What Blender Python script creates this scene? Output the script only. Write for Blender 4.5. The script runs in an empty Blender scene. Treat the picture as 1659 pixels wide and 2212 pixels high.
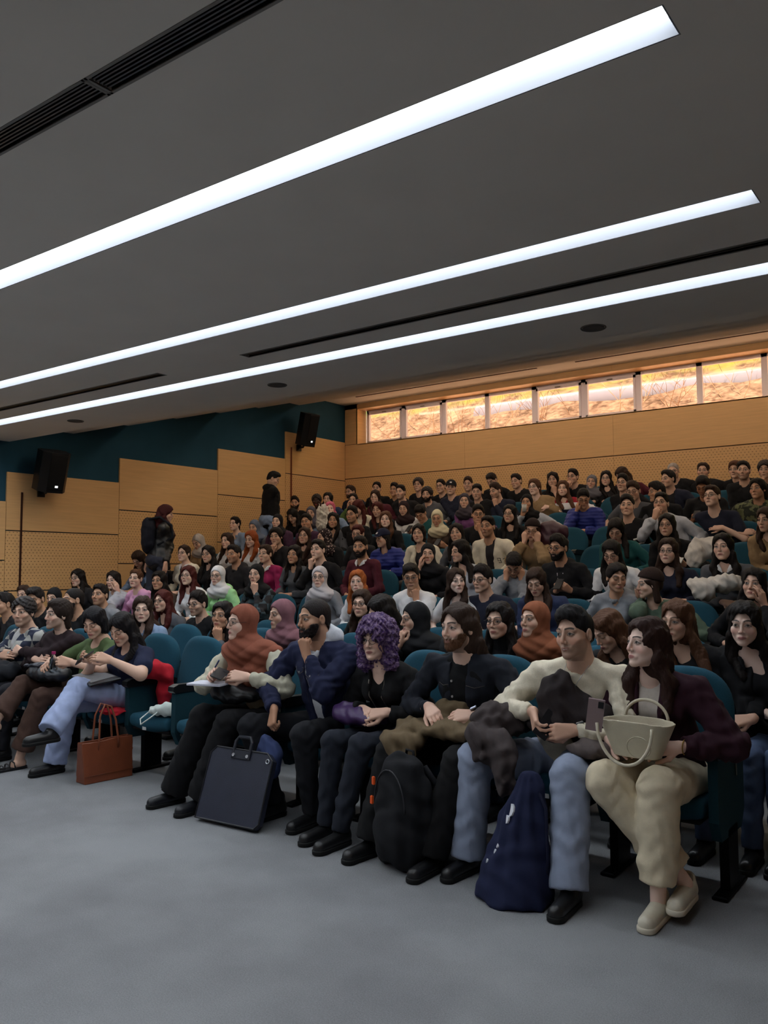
import bpy, math, random
import numpy as np
from mathutils import Vector, Matrix

# ------------------------------------------------------------------ camera, world, lights, exposure
scene = bpy.context.scene
COL = scene.collection
PI = math.pi
CAM_H = 1.5
FPX, PITCH, YAW, ROLL = 1817.77, math.radians(4.04), math.radians(36.31), math.radians(-.228)
FW = Vector((-math.sin(YAW)*math.cos(PITCH), math.cos(YAW)*math.cos(PITCH), math.sin(PITCH)))
_rt = Vector((math.cos(YAW), math.sin(YAW), 0)); _up = _rt.cross(FW)
RT = _rt*math.cos(ROLL)+_up*math.sin(ROLL); UP = -_rt*math.sin(ROLL)+_up*math.cos(ROLL)
cd = bpy.data.cameras.new('camera'); cam = bpy.data.objects.new('camera', cd); COL.objects.link(cam)
cd.sensor_fit = 'VERTICAL'; cd.sensor_height = 24; cd.lens = FPX/2212*24; cd.clip_end = 200; cd.clip_start = .05
cam.matrix_world = Matrix(((RT.x, UP.x, -FW.x, 0), (RT.y, UP.y, -FW.y, 0), (RT.z, UP.z, -FW.z, CAM_H), (0, 0, 0, 1)))
scene.camera = cam
scene.view_settings.view_transform = 'Standard'; scene.view_settings.look = 'None'
scene.view_settings.gamma = 1; scene.view_settings.use_curve_mapping = False
scene.view_settings.exposure = 0.0
LAMP_E = 15.0
SUN_E = 19.0; BACK_E = 13.0
world = bpy.data.worlds.new('sky'); scene.world = world; world.use_nodes = True
wb = world.node_tree.nodes['Background']; wb.inputs[0].default_value = (.75, .85, 1, 1); wb.inputs[1].default_value = 1.6
sd = bpy.data.lights.new('sun', 'SUN'); sd.energy = SUN_E; sd.angle = .01; sd.color = (1, .93, .87)
so = bpy.data.objects.new('sun', sd); COL.objects.link(so); so.location = (0, 0, 20)
so.rotation_euler = Vector((.30, .45, -.84)).to_track_quat('-Z', 'Y').to_euler()

def at_y(px, py, Y):                  # the point of the vertical plane y = Y seen at a pixel
    d = FW+RT*((px-829.5)/FPX)+UP*((1106-py)/FPX)
    return d*(Y/d.y)+Vector((0, 0, CAM_H))

# ------------------------------------------------------------------ materials
def lin(c):
    return tuple((v/255/12.92 if v/255 <= .04045 else ((v/255+.055)/1.055)**2.4) for v in c)
MATS = {}
def mat(kind, c=(128, 128, 128), c2=None, **kw):
    key = (kind, tuple(c), tuple(c2) if c2 else None)
    if key in MATS: return MATS[key]
    m = bpy.data.materials.new(kind); m.use_nodes = True; nt = m.node_tree; N = nt.nodes; L = nt.links
    b = N['Principled BSDF']; rgb = lin(c)+(1,); b.inputs['Base Color'].default_value = rgb
    b.inputs['Specular IOR Level'].default_value = .3
    tc = N.new('ShaderNodeTexCoord')
    def noise(scale, detail=3, vec=None):
        n = N.new('ShaderNodeTexNoise'); n.inputs['Scale'].default_value = scale; n.inputs['Detail'].default_value = detail
        L.new(vec or tc.outputs['Object'], n.inputs['Vector']); return n
    def vary(fac, a, d):
        mx = N.new('ShaderNodeMix'); mx.data_type = 'RGBA'; mx.inputs[6].default_value = a; mx.inputs[7].default_value = d
        L.new(fac, mx.inputs[0]); L.new(mx.outputs[2], b.inputs['Base Color']); return mx
    def bump(src, s, d=.002):
        bp = N.new('ShaderNodeBump'); bp.inputs['Strength'].default_value = s; bp.inputs['Distance'].default_value = d
        L.new(src, bp.inputs['Height']); L.new(bp.outputs[0], b.inputs['Normal'])
    def mapping(sc):
        mp = N.new('ShaderNodeMapping'); mp.inputs['Scale'].default_value = sc; L.new(tc.outputs['Object'], mp.inputs['Vector']); return mp.outputs[0]
    def mathn(op, a, v=None, w=None):
        n = N.new('ShaderNodeMath'); n.operation = op
        for i, q in enumerate((a, v, w)):
            if q is None: continue
            if isinstance(q, (int, float)): n.inputs[i].default_value = q
            else: L.new(q, n.inputs[i])
        return n.outputs[0]
    dark = tuple(v*.72 for v in rgb[:3])+(1,); lite = tuple(min(1, v*1.25) for v in rgb[:3])+(1,)
    R = .85
    if kind == 'skin':
        at = N.new('ShaderNodeAttribute'); at.attribute_name = 'Col'; L.new(at.outputs['Color'], b.inputs['Base Color'])
        R = .5; b.inputs['Subsurface Weight'].default_value = 0; bump(noise(180).outputs['Fac'], .15, .001)
    elif kind == 'hair':
        n = noise(1, 4, mapping((260, 260, 25))); vary(n.outputs['Fac'], tuple(v*.35 for v in rgb[:3])+(1,), tuple(min(1, v*1.9) for v in rgb[:3])+(1,))
        bump(n.outputs['Fac'], .8, .004); R = .6; b.inputs['Specular IOR Level'].default_value = .18
    elif kind == 'hairc':
        n = noise(70, 4); mx = vary(n.outputs['Fac'], rgb, tuple(lin(c2 or c))+(1,)); bump(n.outputs['Fac'], 1, .01); R = .55
        r = N.new('ShaderNodeValToRGB'); r.color_ramp.elements[0].position = .4; r.color_ramp.elements[1].position = .62
        L.new(n.outputs['Fac'], r.inputs[0]); L.new(r.outputs[0], mx.inputs[0])
    elif kind in ('cloth', 'knit', 'denim', 'carpet', 'seat'):
        sc = {'cloth': 60, 'knit': 110, 'denim': 14, 'carpet': 3.2, 'seat': 90}[kind]
        n = noise(sc, 5); vary(n.outputs['Fac'], *((dark, lite) if kind in ('denim', 'carpet') else (tuple(v*.86 for v in rgb[:3])+(1,), tuple(min(1, v*1.12) for v in rgb[:3])+(1,))))
        n2 = noise({'cloth': 14, 'knit': 180, 'denim': 300, 'carpet': 220, 'seat': 400}[kind], 4)
        bump(n2.outputs['Fac'], {'cloth': .5, 'knit': .6, 'denim': .3, 'carpet': .8, 'seat': .5}[kind], {'cloth': .006, 'knit': .0015}.get(kind, .003)); R = .92
        if kind == 'carpet':
            d = N.new('ShaderNodeMath'); d.operation = 'MULTIPLY_ADD'
            nn = noise(1.1, 8); r = N.new('ShaderNodeValToRGB'); r.color_ramp.elements[0].position = .36; r.color_ramp.elements[1].position = .66
            L.new(nn.outputs['Fac'], r.inputs[0]); g = noise(170, 3)
            L.new(r.outputs[0], d.inputs[0]); d.inputs[1].default_value = .55; L.new(g.outputs['Fac'], d.inputs[2])
            v = vary(d.outputs[0], tuple(x*.50 for x in rgb[:3])+(1,), tuple(x*1.30 for x in rgb[:3])+(1,))
    elif kind == 'puffer':
        w = N.new('ShaderNodeTexWave'); w.bands_direction = 'Z'; w.inputs['Scale'].default_value = 7; w.inputs['Distortion'].default_value = 1.5
        L.new(tc.outputs['Object'], w.inputs['Vector']); bump(w.outputs['Fac'], .45, .008); vary(w.outputs['Fac'], tuple(v*.96 for v in rgb[:3])+(1,), tuple(v*1.03 for v in rgb[:3])+(1,)); R = .55
    elif kind in ('plaid', 'camo', 'dots', 'stripe'):
        if kind == 'plaid':
            n = N.new('ShaderNodeTexChecker'); n.inputs['Scale'].default_value = 11; L.new(tc.outputs['Object'], n.inputs['Vector'])
            f = n.outputs['Fac']
        elif kind == 'stripe':
            n = N.new('ShaderNodeTexWave'); n.bands_direction = 'Z'; n.inputs['Scale'].default_value = 14; L.new(tc.outputs['Object'], n.inputs['Vector']); f = n.outputs['Fac']
        else:
            n = noise(16 if kind == 'camo' else 45, 2); r = N.new('ShaderNodeValToRGB')
            p = (.47, .53) if kind == 'camo' else (.60, .64)
            r.color_ramp.elements[0].position, r.color_ramp.elements[1].position = p; L.new(n.outputs['Fac'], r.inputs[0]); f = r.outputs[0]
        vary(f, rgb, tuple(lin(c2))+(1,)); bump(noise(14).outputs['Fac'], .4, .005)
    elif kind == 'bands':
        sp = N.new('ShaderNodeSeparateXYZ'); L.new(tc.outputs['Object'], sp.inputs[0]); r = N.new('ShaderNodeValToRGB'); cr = r.color_ramp; cr.interpolation = 'CONSTANT'
        cr.elements[0].position = 0; cr.elements[0].color = lin((30, 36, 62))+(1,); cr.elements[1].position = .80; cr.elements[1].color = lin(c2)+(1,); e = cr.elements.new(.90); e.color = rgb
        L.new(sp.outputs[2], r.inputs[0]); L.new(r.outputs[0], b.inputs['Base Color']); bump(noise(14).outputs['Fac'], .4, .005)
    elif kind == 'leather':
        R = .38; n = noise(9, 5); vary(n.outputs['Fac'], dark, lite); bump(noise(240, 3).outputs['Fac'], .35, .002); b.inputs['Specular IOR Level'].default_value = .5
    elif kind in ('wood', 'perf'):
        R = .45
        n = noise(1, 6, mapping((2.2, 2.2, 40))); n2 = noise(.7, 3)
        mx = vary(n.outputs['Fac'], tuple(v*.82 for v in rgb[:3])+(1,), tuple(v*1.12 for v in rgb[:3])+(1,))
        if kind == 'perf':
            # rows of drilled slots: dark where both cell coordinates fall inside the slot
            sp = N.new('ShaderNodeSeparateXYZ'); L.new(tc.outputs['Object'], sp.inputs[0])
            h = mathn('ADD', sp.outputs[0], sp.outputs[1])
            row = mathn('MULTIPLY', sp.outputs[2], 1/.04)
            u = mathn('FRACT', mathn('ADD', mathn('MULTIPLY', h, 1/.055), mathn('MULTIPLY', mathn('FLOOR', row), .5)))
            v = mathn('FRACT', row)
            a = mathn('LESS_THAN', mathn('ABSOLUTE', mathn('SUBTRACT', u, .5)), .15)
            c_ = mathn('LESS_THAN', mathn('ABSOLUTE', mathn('SUBTRACT', v, .5)), .10)
            f = mathn('MULTIPLY', a, c_)
            m2 = N.new('ShaderNodeMix'); m2.data_type = 'RGBA'; L.new(f, m2.inputs[0]); L.new(mx.outputs[2], m2.inputs[6])
            m2.inputs[7].default_value = (.10, .05, .02, 1); L.new(m2.outputs[2], b.inputs['Base Color'])
    elif kind == 'plaster':
        R = .9; n = noise(2.5, 4); vary(n.outputs['Fac'], tuple(v*.93 for v in rgb[:3])+(1,), tuple(v*1.05 for v in rgb[:3])+(1,)); bump(noise(60).outputs['Fac'], .1, .002)
    elif kind == 'felt':
        R = .97; n = noise(3, 5); vary(n.outputs['Fac'], tuple(v*.8 for v in rgb[:3])+(1,), tuple(v*1.15 for v in rgb[:3])+(1,)); bump(noise(90).outputs['Fac'], .4, .002)
    elif kind == 'metal':
        R = .35; b.inputs['Metallic'].default_value = 1
    elif kind == 'plastic':
        R = .4; bump(noise(150).outputs['Fac'], .1, .001)
    elif kind == 'rubber':
        R = .7; bump(noise(60).outputs['Fac'], .15, .001)
    elif kind == 'glass':
        b.inputs['Transmission Weight'].default_value = 1; b.inputs['IOR'].default_value = 1.45; R = .02; vary(noise(3).outputs['Fac'], rgb, rgb)
    elif kind == 'pane':
        N.remove(b); tr = N.new('ShaderNodeBsdfTransparent'); gl = N.new('ShaderNodeBsdfGlossy'); ms = N.new('ShaderNodeMixShader')
        gl.inputs['Roughness'].default_value = .08; nn = noise(1.5)
        mx = N.new('ShaderNodeMix'); mx.data_type = 'RGBA'; mx.inputs[6].default_value = rgb; mx.inputs[7].default_value = tuple(min(1, v*1.06) for v in rgb[:3])+(1,)
        L.new(nn.outputs['Fac'], mx.inputs[0]); L.new(mx.outputs[2], tr.inputs[0]); ms.inputs[0].default_value = .05
        L.new(tr.outputs[0], ms.inputs[1]); L.new(gl.outputs[0], ms.inputs[2]); L.new(ms.outputs[0], N['Material Output'].inputs[0])
    elif kind == 'lamp':
        N.remove(b); e = N.new('ShaderNodeEmission'); e.inputs[1].default_value = kw.get('e', LAMP_E)
        n = N.new('ShaderNodeTexNoise'); n.inputs['Scale'].default_value = .35; L.new(tc.outputs['Object'], n.inputs['Vector'])
        mx = N.new('ShaderNodeMix'); mx.data_type = 'RGBA'; mx.inputs[6].default_value = rgb; mx.inputs[7].default_value = tuple(v*.8 for v in rgb[:3])+(1,)
        L.new(n.outputs['Fac'], mx.inputs[0]); L.new(mx.outputs[2], e.inputs[0]); L.new(e.outputs[0], N['Material Output'].inputs[0])
    elif kind == 'bank':
        R = 1; n = noise(2.2, 12); n2 = noise(9, 8, mapping((1, 1, 1.6)))
        r = N.new('ShaderNodeValToRGB'); cr = r.color_ramp
        cr.elements[0].position = .38; cr.elements[0].color = lin((74, 61, 51))+(1,); cr.elements[1].position = .62; cr.elements[1].color = lin((142, 127, 112))+(1,)
        mm = mathn('MULTIPLY', mathn('ADD', n.outputs['Fac'], n2.outputs['Fac']), .5); L.new(mm, r.inputs[0])
        sp = N.new('ShaderNodeSeparateXYZ'); L.new(tc.outputs['Object'], sp.inputs[0])
        gz = mathn('ADD', sp.outputs[2], mathn('MULTIPLY', n.outputs['Fac'], 1.0))
        r2 = N.new('ShaderNodeValToRGB'); r2.color_ramp.elements[0].position = 0; r2.color_ramp.elements[1].position = 1
        gf = mathn('MULTIPLY', mathn('SUBTRACT', gz, 6.1), 2.4); L.new(gf, r2.inputs[0])
        mx = N.new('ShaderNodeMix'); mx.data_type = 'RGBA'; L.new(r2.outputs[0], mx.inputs[0]); L.new(r.outputs[0], mx.inputs[6])
        mx.inputs[7].default_value = lin((104, 122, 40))+(1,); L.new(mx.outputs[2], b.inputs['Base Color'])
    elif kind == 'bark':
        R = .9; vary(noise(30, 5).outputs['Fac'], dark, lite)
    if 'Principled BSDF' in N: b.inputs['Roughness'].default_value = kw.get('rough', R)
    MATS[key] = m; return m

# ------------------------------------------------------------------ object helpers
def tag(o, label=None, cat=None, group=None, kind=None):
    if label: o['label'] = label
    if cat: o['category'] = cat
    if group: o['group'] = group
    if kind: o['kind'] = kind
    return o
def link(name, me, m=None, parent=None, loc=None):
    o = bpy.data.objects.new(name, me); COL.objects.link(o)
    if m is not None:
        me.materials.clear(); me.materials.append(m)
    if parent: o.parent = parent
    if loc is not None: o.location = loc
    return o
def empty(name, loc, rz=0):
    o = bpy.data.objects.new(name, None); COL.objects.link(o); o.location = loc; o.rotation_euler = (0, 0, rz); o.empty_display_size = .1
    return o
def struct(name, me, m): return tag(link(name, me, m), kind='structure')
def raw_mesh(name, V, F, cols=None, smooth=True):
    me = bpy.data.meshes.new(name); V = np.asarray(V, np.float32); F = np.asarray(F, np.int32)
    me.vertices.add(len(V)); me.vertices.foreach_set('co', V.ravel())
    n = F.shape[1]; me.loops.add(F.size); me.loops.foreach_set('vertex_index', F.ravel())
    me.polygons.add(len(F)); me.polygons.foreach_set('loop_start', np.arange(0, F.size, n, dtype=np.int32))
    me.polygons.foreach_set('loop_total', np.full(len(F), n, np.int32))
    me.update(calc_edges=True)
    me.polygons.foreach_set('use_smooth', np.full(len(F), smooth, bool))
    if cols is not None:
        a = me.color_attributes.new('Col', 'FLOAT_COLOR', 'POINT'); c = np.ones((len(V), 4), np.float32); c[:, :3] = cols; a.data.foreach_set('color', c.ravel())
    return me
class MB:                                    # collects boxes, tubes and prisms into one mesh
    def __init__(s): s.v = []; s.f = []
    def box(s, x0, x1, y0, y1, z0, z1, bev=0):
        n = len(s.v)
        if bev:
            b = bev
            for z, i in ((z0, b), (z0+b, 0), (z1-b, 0), (z1, b)):
                s.v += [(x0+i, y0+i, z), (x1-i, y0+i, z), (x1-i, y1-i, z), (x0+i, y1-i, z)]
            s.f.append((n+3, n+2, n+1, n))
            for k in range(3):
                for j in range(4): s.f.append((n+4*k+j, n+4*k+(j+1) % 4, n+4*k+4+(j+1) % 4, n+4*k+4+j))
            s.f.append((n+12, n+13, n+14, n+15)); return s
        s.v += [(x, y, z) for z in (z0, z1) for x, y in ((x0, y0), (x1, y0), (x1, y1), (x0, y1))]
        s.f += [(n+3, n+2, n+1, n), (n+4, n+5, n+6, n+7)]+[(n+j, n+(j+1) % 4, n+4+(j+1) % 4, n+4+j) for j in range(4)]
        return s
    def tube(s, pts, r, n=8, closed=False):
        pts = [Vector(p) for p in pts]; m = len(pts); b0 = len(s.v); ref = None
        rr = r if hasattr(r, '__len__') else [r]*m
        for i, p in enumerate(pts):
            a = pts[(i-1) % m] if (closed or i > 0) else p; c = pts[(i+1) % m] if (closed or i < m-1) else p
            t = (c-a).normalized()
            if ref is None: ref = t.orthogonal().normalized()
            u = (ref-t*ref.dot(t)).normalized(); ref = u; w = t.cross(u)
            for k in range(n):
                an = 2*PI*k/n; s.v.append(tuple(p+(u*math.cos(an)+w*math.sin(an))*rr[i]))
        for i in range(m if closed else m-1):
            j = (i+1) % m
            for k in range(n):
                s.f.append((b0+i*n+k, b0+i*n+(k+1) % n, b0+j*n+(k+1) % n, b0+j*n+k))
        if not closed:
            s.f.append(tuple(b0+k for k in reversed(range(n)))); s.f.append(tuple(b0+(m-1)*n+k for k in range(n)))
        return s
    def prism(s, pts, y0, y1, axis='y'):
        n = len(s.v); m = len(pts)
        for y in (y0, y1):
            for a, b in pts: s.v.append((a, y, b) if axis == 'y' else ((y, a, b) if axis == 'x' else (a, b, y)))
        s.f.append(tuple(range(n, n+m))); s.f.append(tuple(reversed(range(n+m, n+2*m))))
        for k in range(m): s.f.append((n+(k+1) % m, n+k, n+m+k, n+m+(k+1) % m))
        return s
    def quad(s, *p):
        n = len(s.v); s.v += list(p); s.f.append((n, n+1, n+2, n+3)); return s
    def mesh(s, name='m', smooth=False):
        me = bpy.data.meshes.new(name); me.from_pydata(s.v, [], s.f); me.update()
        me.polygons.foreach_set('use_smooth', [smooth]*len(s.f)); return me

# ------------------------------------------------------------------ implicit surfaces -> smooth meshes (surface nets)
f32 = np.float32
def A(*v): return np.array(v, f32)
def cap(P, a, b, ra, rb):
    a = np.asarray(a, f32); b = np.asarray(b, f32); ba = b-a; pa = P-a
    h = np.clip((pa@ba)/max(float(ba@ba), 1e-9), 0, 1)
    d = pa-h[:, None]*ba
    return np.sqrt((d*d).sum(1))-(ra+(rb-ra)*h)
def ell(P, c, r):
    q = (P-np.asarray(c, f32)); r = np.asarray(r, f32)
    k0 = np.sqrt(((q/r)**2).sum(1)); k1 = np.sqrt(((q/(r*r))**2).sum(1))
    return k0*(k0-1)/np.maximum(k1, 1e-6)
def rbox(P, c, h, r):
    q = np.abs(P-np.asarray(c, f32))-(np.asarray(h, f32)-r)
    return np.sqrt((np.maximum(q, 0)**2).sum(1))+np.minimum(q.max(1), 0)-r
def smin(a, b, k):
    h = np.clip(.5+.5*(b-a)/k, 0, 1); return b+(a-b)*h-k*h*(1-h)
def smax(a, b, k): return -smin(-a, -b, k)
def wob(P, s, amp, seed=0.):
    x, y, z = P[:, 0]*s+seed, P[:, 1]*s+seed*1.7, P[:, 2]*s
    return amp*(np.sin(x+1.8*np.sin(z*.7+y*.5+seed))*np.sin(z*1.1+1.3*np.sin(y+seed))+.5*np.sin(2.1*y+1.7*x+seed))
def sdf_mesh(f, lo, hi, res, B=5):
    lo = np.asarray(lo, f32); hi = np.asarray(hi, f32)
    nb = np.maximum(1, np.ceil((hi-lo)/(res*B)).astype(int)); n = nb*B
    ax = [np.arange(k) for k in nb]; G = np.stack(np.meshgrid(*ax, indexing='ij'), -1).reshape(-1, 3)
    cen = (lo+(G*B+(B-1)/2)*res).astype(f32); dc = f(cen)
    act = np.abs(dc) < B*res*.87*1.7+.006
    V = np.where(np.repeat(np.repeat(np.repeat((dc < 0).reshape(nb), B, 0), B, 1), B, 2), f32(-1), f32(1))
    ga = G[act]
    if len(ga) == 0: return np.zeros((0, 3)), np.zeros((0, 4), int)
    off = np.stack(np.meshgrid(*[np.arange(B)]*3, indexing='ij'), -1).reshape(-1, 3)
    idx = (ga[:, None, :]*B+off[None]).reshape(-1, 3)
    out = np.empty(len(idx), f32)
    for s in range(0, len(idx), 400000):
        out[s:s+400000] = f((lo+idx[s:s+400000]*res).astype(f32))
    V[idx[:, 0], idx[:, 1], idx[:, 2]] = out
    for a in range(3):
        sl = [slice(None)]*3
        for e in (0, -1):
            sl[a] = e; V[tuple(sl)] = np.abs(V[tuple(sl)])+1e-4
    I = V < 0
    c8 = sum(I[i:n[0]-1+i, j:n[1]-1+j, k:n[2]-1+k].astype(np.int8) for i in (0, 1) for j in (0, 1) for k in (0, 1))
    cells = np.argwhere((c8 > 0) & (c8 < 8))
    if len(cells) == 0: return np.zeros((0, 3)), np.zeros((0, 4), int)
    cor = [(i, j, k) for i in (0, 1) for j in (0, 1) for k in (0, 1)]
    cv = {c: V[cells[:, 0]+c[0], cells[:, 1]+c[1], cells[:, 2]+c[2]] for c in cor}
    acc = np.zeros((len(cells), 3), f32); cnt = np.zeros(len(cells), f32)
    for a in range(3):
        for c in cor:
            if c[a]: continue
            e = list(c); e[a] = 1; v0, v1 = cv[c], cv[tuple(e)]
            m = (v0 < 0) != (v1 < 0); t = np.where(m, v0/np.where(m, v0-v1, 1), 0)
            for q in range(3): acc[:, q] += m*(c[q]+(t if q == a else 0))
            cnt += m
    verts = lo+(cells+acc/cnt[:, None])*res
    vid = np.full(n, -1, np.int32); vid[cells[:, 0], cells[:, 1], cells[:, 2]] = np.arange(len(cells))
    F = []
    for a in range(3):
        b_, c_ = (a+1) % 3, (a+2) % 3
        s0 = [slice(None)]*3; s1 = [slice(None)]*3; s0[a] = slice(0, -1); s1[a] = slice(1, None)
        i0, i1 = I[tuple(s0)], I[tuple(s1)]
        E = np.argwhere(i0 != i1)
        E = E[(E[:, b_] > 0) & (E[:, c_] > 0) & (E[:, b_] < n[b_]-1) & (E[:, c_] < n[c_]-1)]
        if len(E) == 0: continue
        ins = i0[E[:, 0], E[:, 1], E[:, 2]]
        def g(db, dc_):
            q = E.copy(); q[:, b_] -= db; q[:, c_] -= dc_; return vid[q[:, 0], q[:, 1], q[:, 2]]
        q = np.stack([g(1, 1), g(0, 1), g(0, 0), g(1, 0)], 1)
        q[~ins] = q[~ins][:, ::-1]; F.append(q)
    F = np.concatenate(F); F = F[(F >= 0).all(1)]
    return verts, F
def sdf_obj(name, f, lo, hi, res, m, parent=None, loc=None):
    V, F = sdf_mesh(f, lo, hi, res)
    if len(F) == 0: return None
    return link(name, raw_mesh(name, V, F), m, parent, loc)
def bounds(pts, pad):
    p = np.array(pts, f32); return p.min(0)-pad, p.max(0)+pad

# ------------------------------------------------------------------ people
def unit(v): v = np.asarray(v, f32); return v/np.linalg.norm(v)
class Head:
    def __init__(s, c, yaw, pitch, roll=0, hs=1.0):
        cy, sy, cp, sp = math.cos(yaw), math.sin(yaw), math.cos(pitch), math.sin(pitch)
        s.c = A(*c); s.fw = A(sy*cp, -cy*cp, sp); s.lf = A(cy, sy, 0); s.up = np.cross(s.fw, s.lf).astype(f32)
        l, u = s.lf.copy(), s.up.copy(); s.lf = l*math.cos(roll)+u*math.sin(roll); s.up = u*math.cos(roll)-l*math.sin(roll)
        s.s = hs
        s.M = np.stack([s.lf, s.fw, s.up], 1)
    def loc(s, P): return ((P-s.c)@s.M)/s.s
    def w(s, x, y, z): return s.c+(s.lf*x+s.fw*y+s.up*z)*s.s
def head_sdf(q, m, jaw=1.0, ears=True):
    x = np.abs(q[:, 0]); Q = np.stack([x, q[:, 1], q[:, 2]], 1)
    d = ell(q, (0, -.018, .028), (.0735, .092, .083))
    d = smin(d, ell(q, (0, .020, -.034), (.0585*jaw, .064, .078)), .03)
    d = smin(d, cap(Q, (.043*jaw, .008, -.060), (.016, .066, -.100), .020*jaw, .013), .03)
    d = smin(d, np.sqrt(((q-A(0, .074, -.102))**2).sum(1))-(.0155+.003*m), .02)
    d = smin(d, np.sqrt(((Q-A(.040, .050, -.032))**2).sum(1))-.024, .02)
    d = smin(d, cap(Q, (.012, .082, .021), (.046, .064, .017), .009+.002*m, .008), .014)
    d = smax(d, -(np.sqrt(((Q-A(.031, .101, -.001))**2).sum(1))-.0175), .012)
    d = smin(d, np.sqrt(((Q-A(.031, .0715, -.001))**2).sum(1))-.0135, .004)
    d = smin(d, cap(Q, (0, .083, .012), (0, .104, -.033), .0062, .0088), .010)
    d = smin(d, np.sqrt(((Q-A(.0105, .093, -.038))**2).sum(1))-.0078, .006)
    d = smin(d, ell(q, (0, .074, -.070), (.030, .018, .020)), .010)
    d = smin(d, cap(Q, (0, .0915, -.0645), (.020, .082, -.068), .0042, .0025), .004)
    d = smin(d, cap(Q, (0, .0905, -.0745), (.018, .082, -.0725), .0052, .003), .004)
    if not ears: return d
    e = ell(Q, (.0765, -.010, -.012), (.009, .020, .031)); e = smax(e, -ell(Q, (.086, -.004, -.010), (.008, .011, .018)), .005)
    return smin(d, e, .006)
def sstep(a, b, x): t = np.clip((x-a)/(b-a), 0, 1); return t*t*(3-2*t)
def skin_cols(q, skin, hairc, P, res, flags, lips=None):
    m = 'F' not in flags; n = len(q)
    base = np.array(lin(skin), f32); C = np.tile(base, (n, 1))
    C *= (1+.06*np.sin(q[:, :1]*70+q[:, 2:3]*55))
    x = np.abs(q[:, 0]); y = q[:, 1]; z = q[:, 2]; fr = (y > .03)
    def mixc(msk, c, a=1.0):
        nonlocal C
        w = (np.clip(msk, 0, 1)*a)[:, None]; C = C*(1-w)+np.array(c, f32)*w
    s = max(res, .003)
    ck = 1-sstep(.5, 1.2, np.sqrt(((x-.042)/.024)**2+((z+.035)/.02)**2)); mixc(ck*fr, base*A(1.12, .78, .72), .45)
    nz = 1-sstep(.5, 1.2, np.sqrt((x/.014)**2+((z+.034)/.014)**2)); mixc(nz*(y > .09), base*A(1.1, .8, .74), .4)
    if 't' in flags or 'f' in flags:
        st = sstep(-.035, -.05, z)*sstep(-.0, .02, y)*(1-(z < -.15)*1.0)
        lnn = np.where(x < .026, -.047, -.060+.85*(x-.026)); st = sstep(.004, -.008, z-lnn)*sstep(-.012, .008, y)*(z > -.15); mixc(st, np.array(lin(hairc), f32), .40 if 'f' not in flags else .62)
    zr = z; z = z-(9*x*x*(x < .04) if 'S' in flags else 0)
    lip = 1-sstep(.75, 1.15, np.sqrt((x/.024)**2+((z+.0695)/.0095)**2)); mixc(lip*(y > .06), np.array(lin(lips or ((146, 92, 82) if m else (168, 76, 80))), f32), .8)
    mixc((1-sstep(.3, 1, np.abs(z+.0695)/(.3*s+.0012)))*(x < .021)*(y > .06), base*.25, .75)
    if 'S' in flags: mixc((1-sstep(.7, 1, np.abs(z+.0705)/.0026))*(x < .015)*(y > .06), (.55, .50, .46), .5)
    z = zr
    br = (1-sstep(.5, 1, np.abs(z-.0225-.004*np.sin((x-.012)*90))/((.0046 if m else .0038)+.35*s)))*sstep(.009, .014, x)*sstep(.054, .047, x)
    mixc(br*fr, np.array(lin(hairc), f32)*.7, .95)
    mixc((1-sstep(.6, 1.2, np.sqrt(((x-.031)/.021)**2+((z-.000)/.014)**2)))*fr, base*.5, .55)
    if 'd' in flags:
        mixc((1-sstep(.4, 1, np.abs(z+.006)/(.0015+.4*s)))*(np.abs(x-.031) < .014)*fr, (.02, .012, .01), .9)
    else:
        ey = np.sqrt(((x-.031)/.0145)**2+((z+.0005)/.0062)**2); ew = 1-sstep(.85, 1.1+.2*(s > .004), ey)
        mixc(ew*fr, (.55, .52, .5), .95)
        mixc((1-sstep(.75, 1.1, np.sqrt((x-.031-.001)**2+(z-.0005)**2)/.0070))*fr*(ew > .2), (.02, .011, .007), 1)
        mixc((1-sstep(.4, 1, np.abs(z-.0065+55*(x-.031)**2)/(.0015+.3*s)))*(np.abs(x-.031) < .0165)*fr, (.012, .008, .007), .95)
    nk = (z < -.135); C[nk] = base
    return C
FING = [(.030, .072), (.010, .080), (-.010, .075), (-.029, .060)]
def hand_prims(W, d, n, side, curl, spread=0.0, thumb=.5):
    # W wrist, d finger direction, n back-of-hand normal, side +1 left hand, -1 right hand
    d = unit(d); n = unit(n-d*np.dot(n, d)); x = unit(np.cross(d, n))*(-side)      # towards the thumb
    palm = []; fingers = []
    for i, (o, Lf) in enumerate(FING):
        kn = W+d*(.088-.006*abs(i-1))+x*o+n*.002
        palm.append((W+x*o*.55, kn, .016, .0125))
        cu = curl[i] if hasattr(curl, '__len__') else curl*(1+.06*i)
        p = kn; ang = 0; dd = unit(d+x*o*spread*8)
        segs = []
        for j, (fr, r) in enumerate(((.45, .0092), (.30, .0082), (.25, .0074))):
            ang += cu*(.75, 1.0, .7)[j]
            v = dd*math.cos(ang)-n*math.sin(ang); q = p+v*Lf*fr
            segs.append((p, q, r, r*.93)); p = q
        fingers.append(segs)
    t0 = W+d*.022+x*.020-n*.006; t1 = W+d*.055+x*(.050-.01*thumb)-n*(.014+.014*thumb); v = unit(d*.9+x*(.45-.9*thumb)-n*.45*thumb)
    t2 = t1+v*.032; t3 = t2+unit(v-x*.3*thumb)*.026
    thumbs = [(t0, t1, .0155, .0125), (t1, t2, .0115, .0100), (t2, t3, .0100, .0082)]
    return palm, fingers, thumbs
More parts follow.
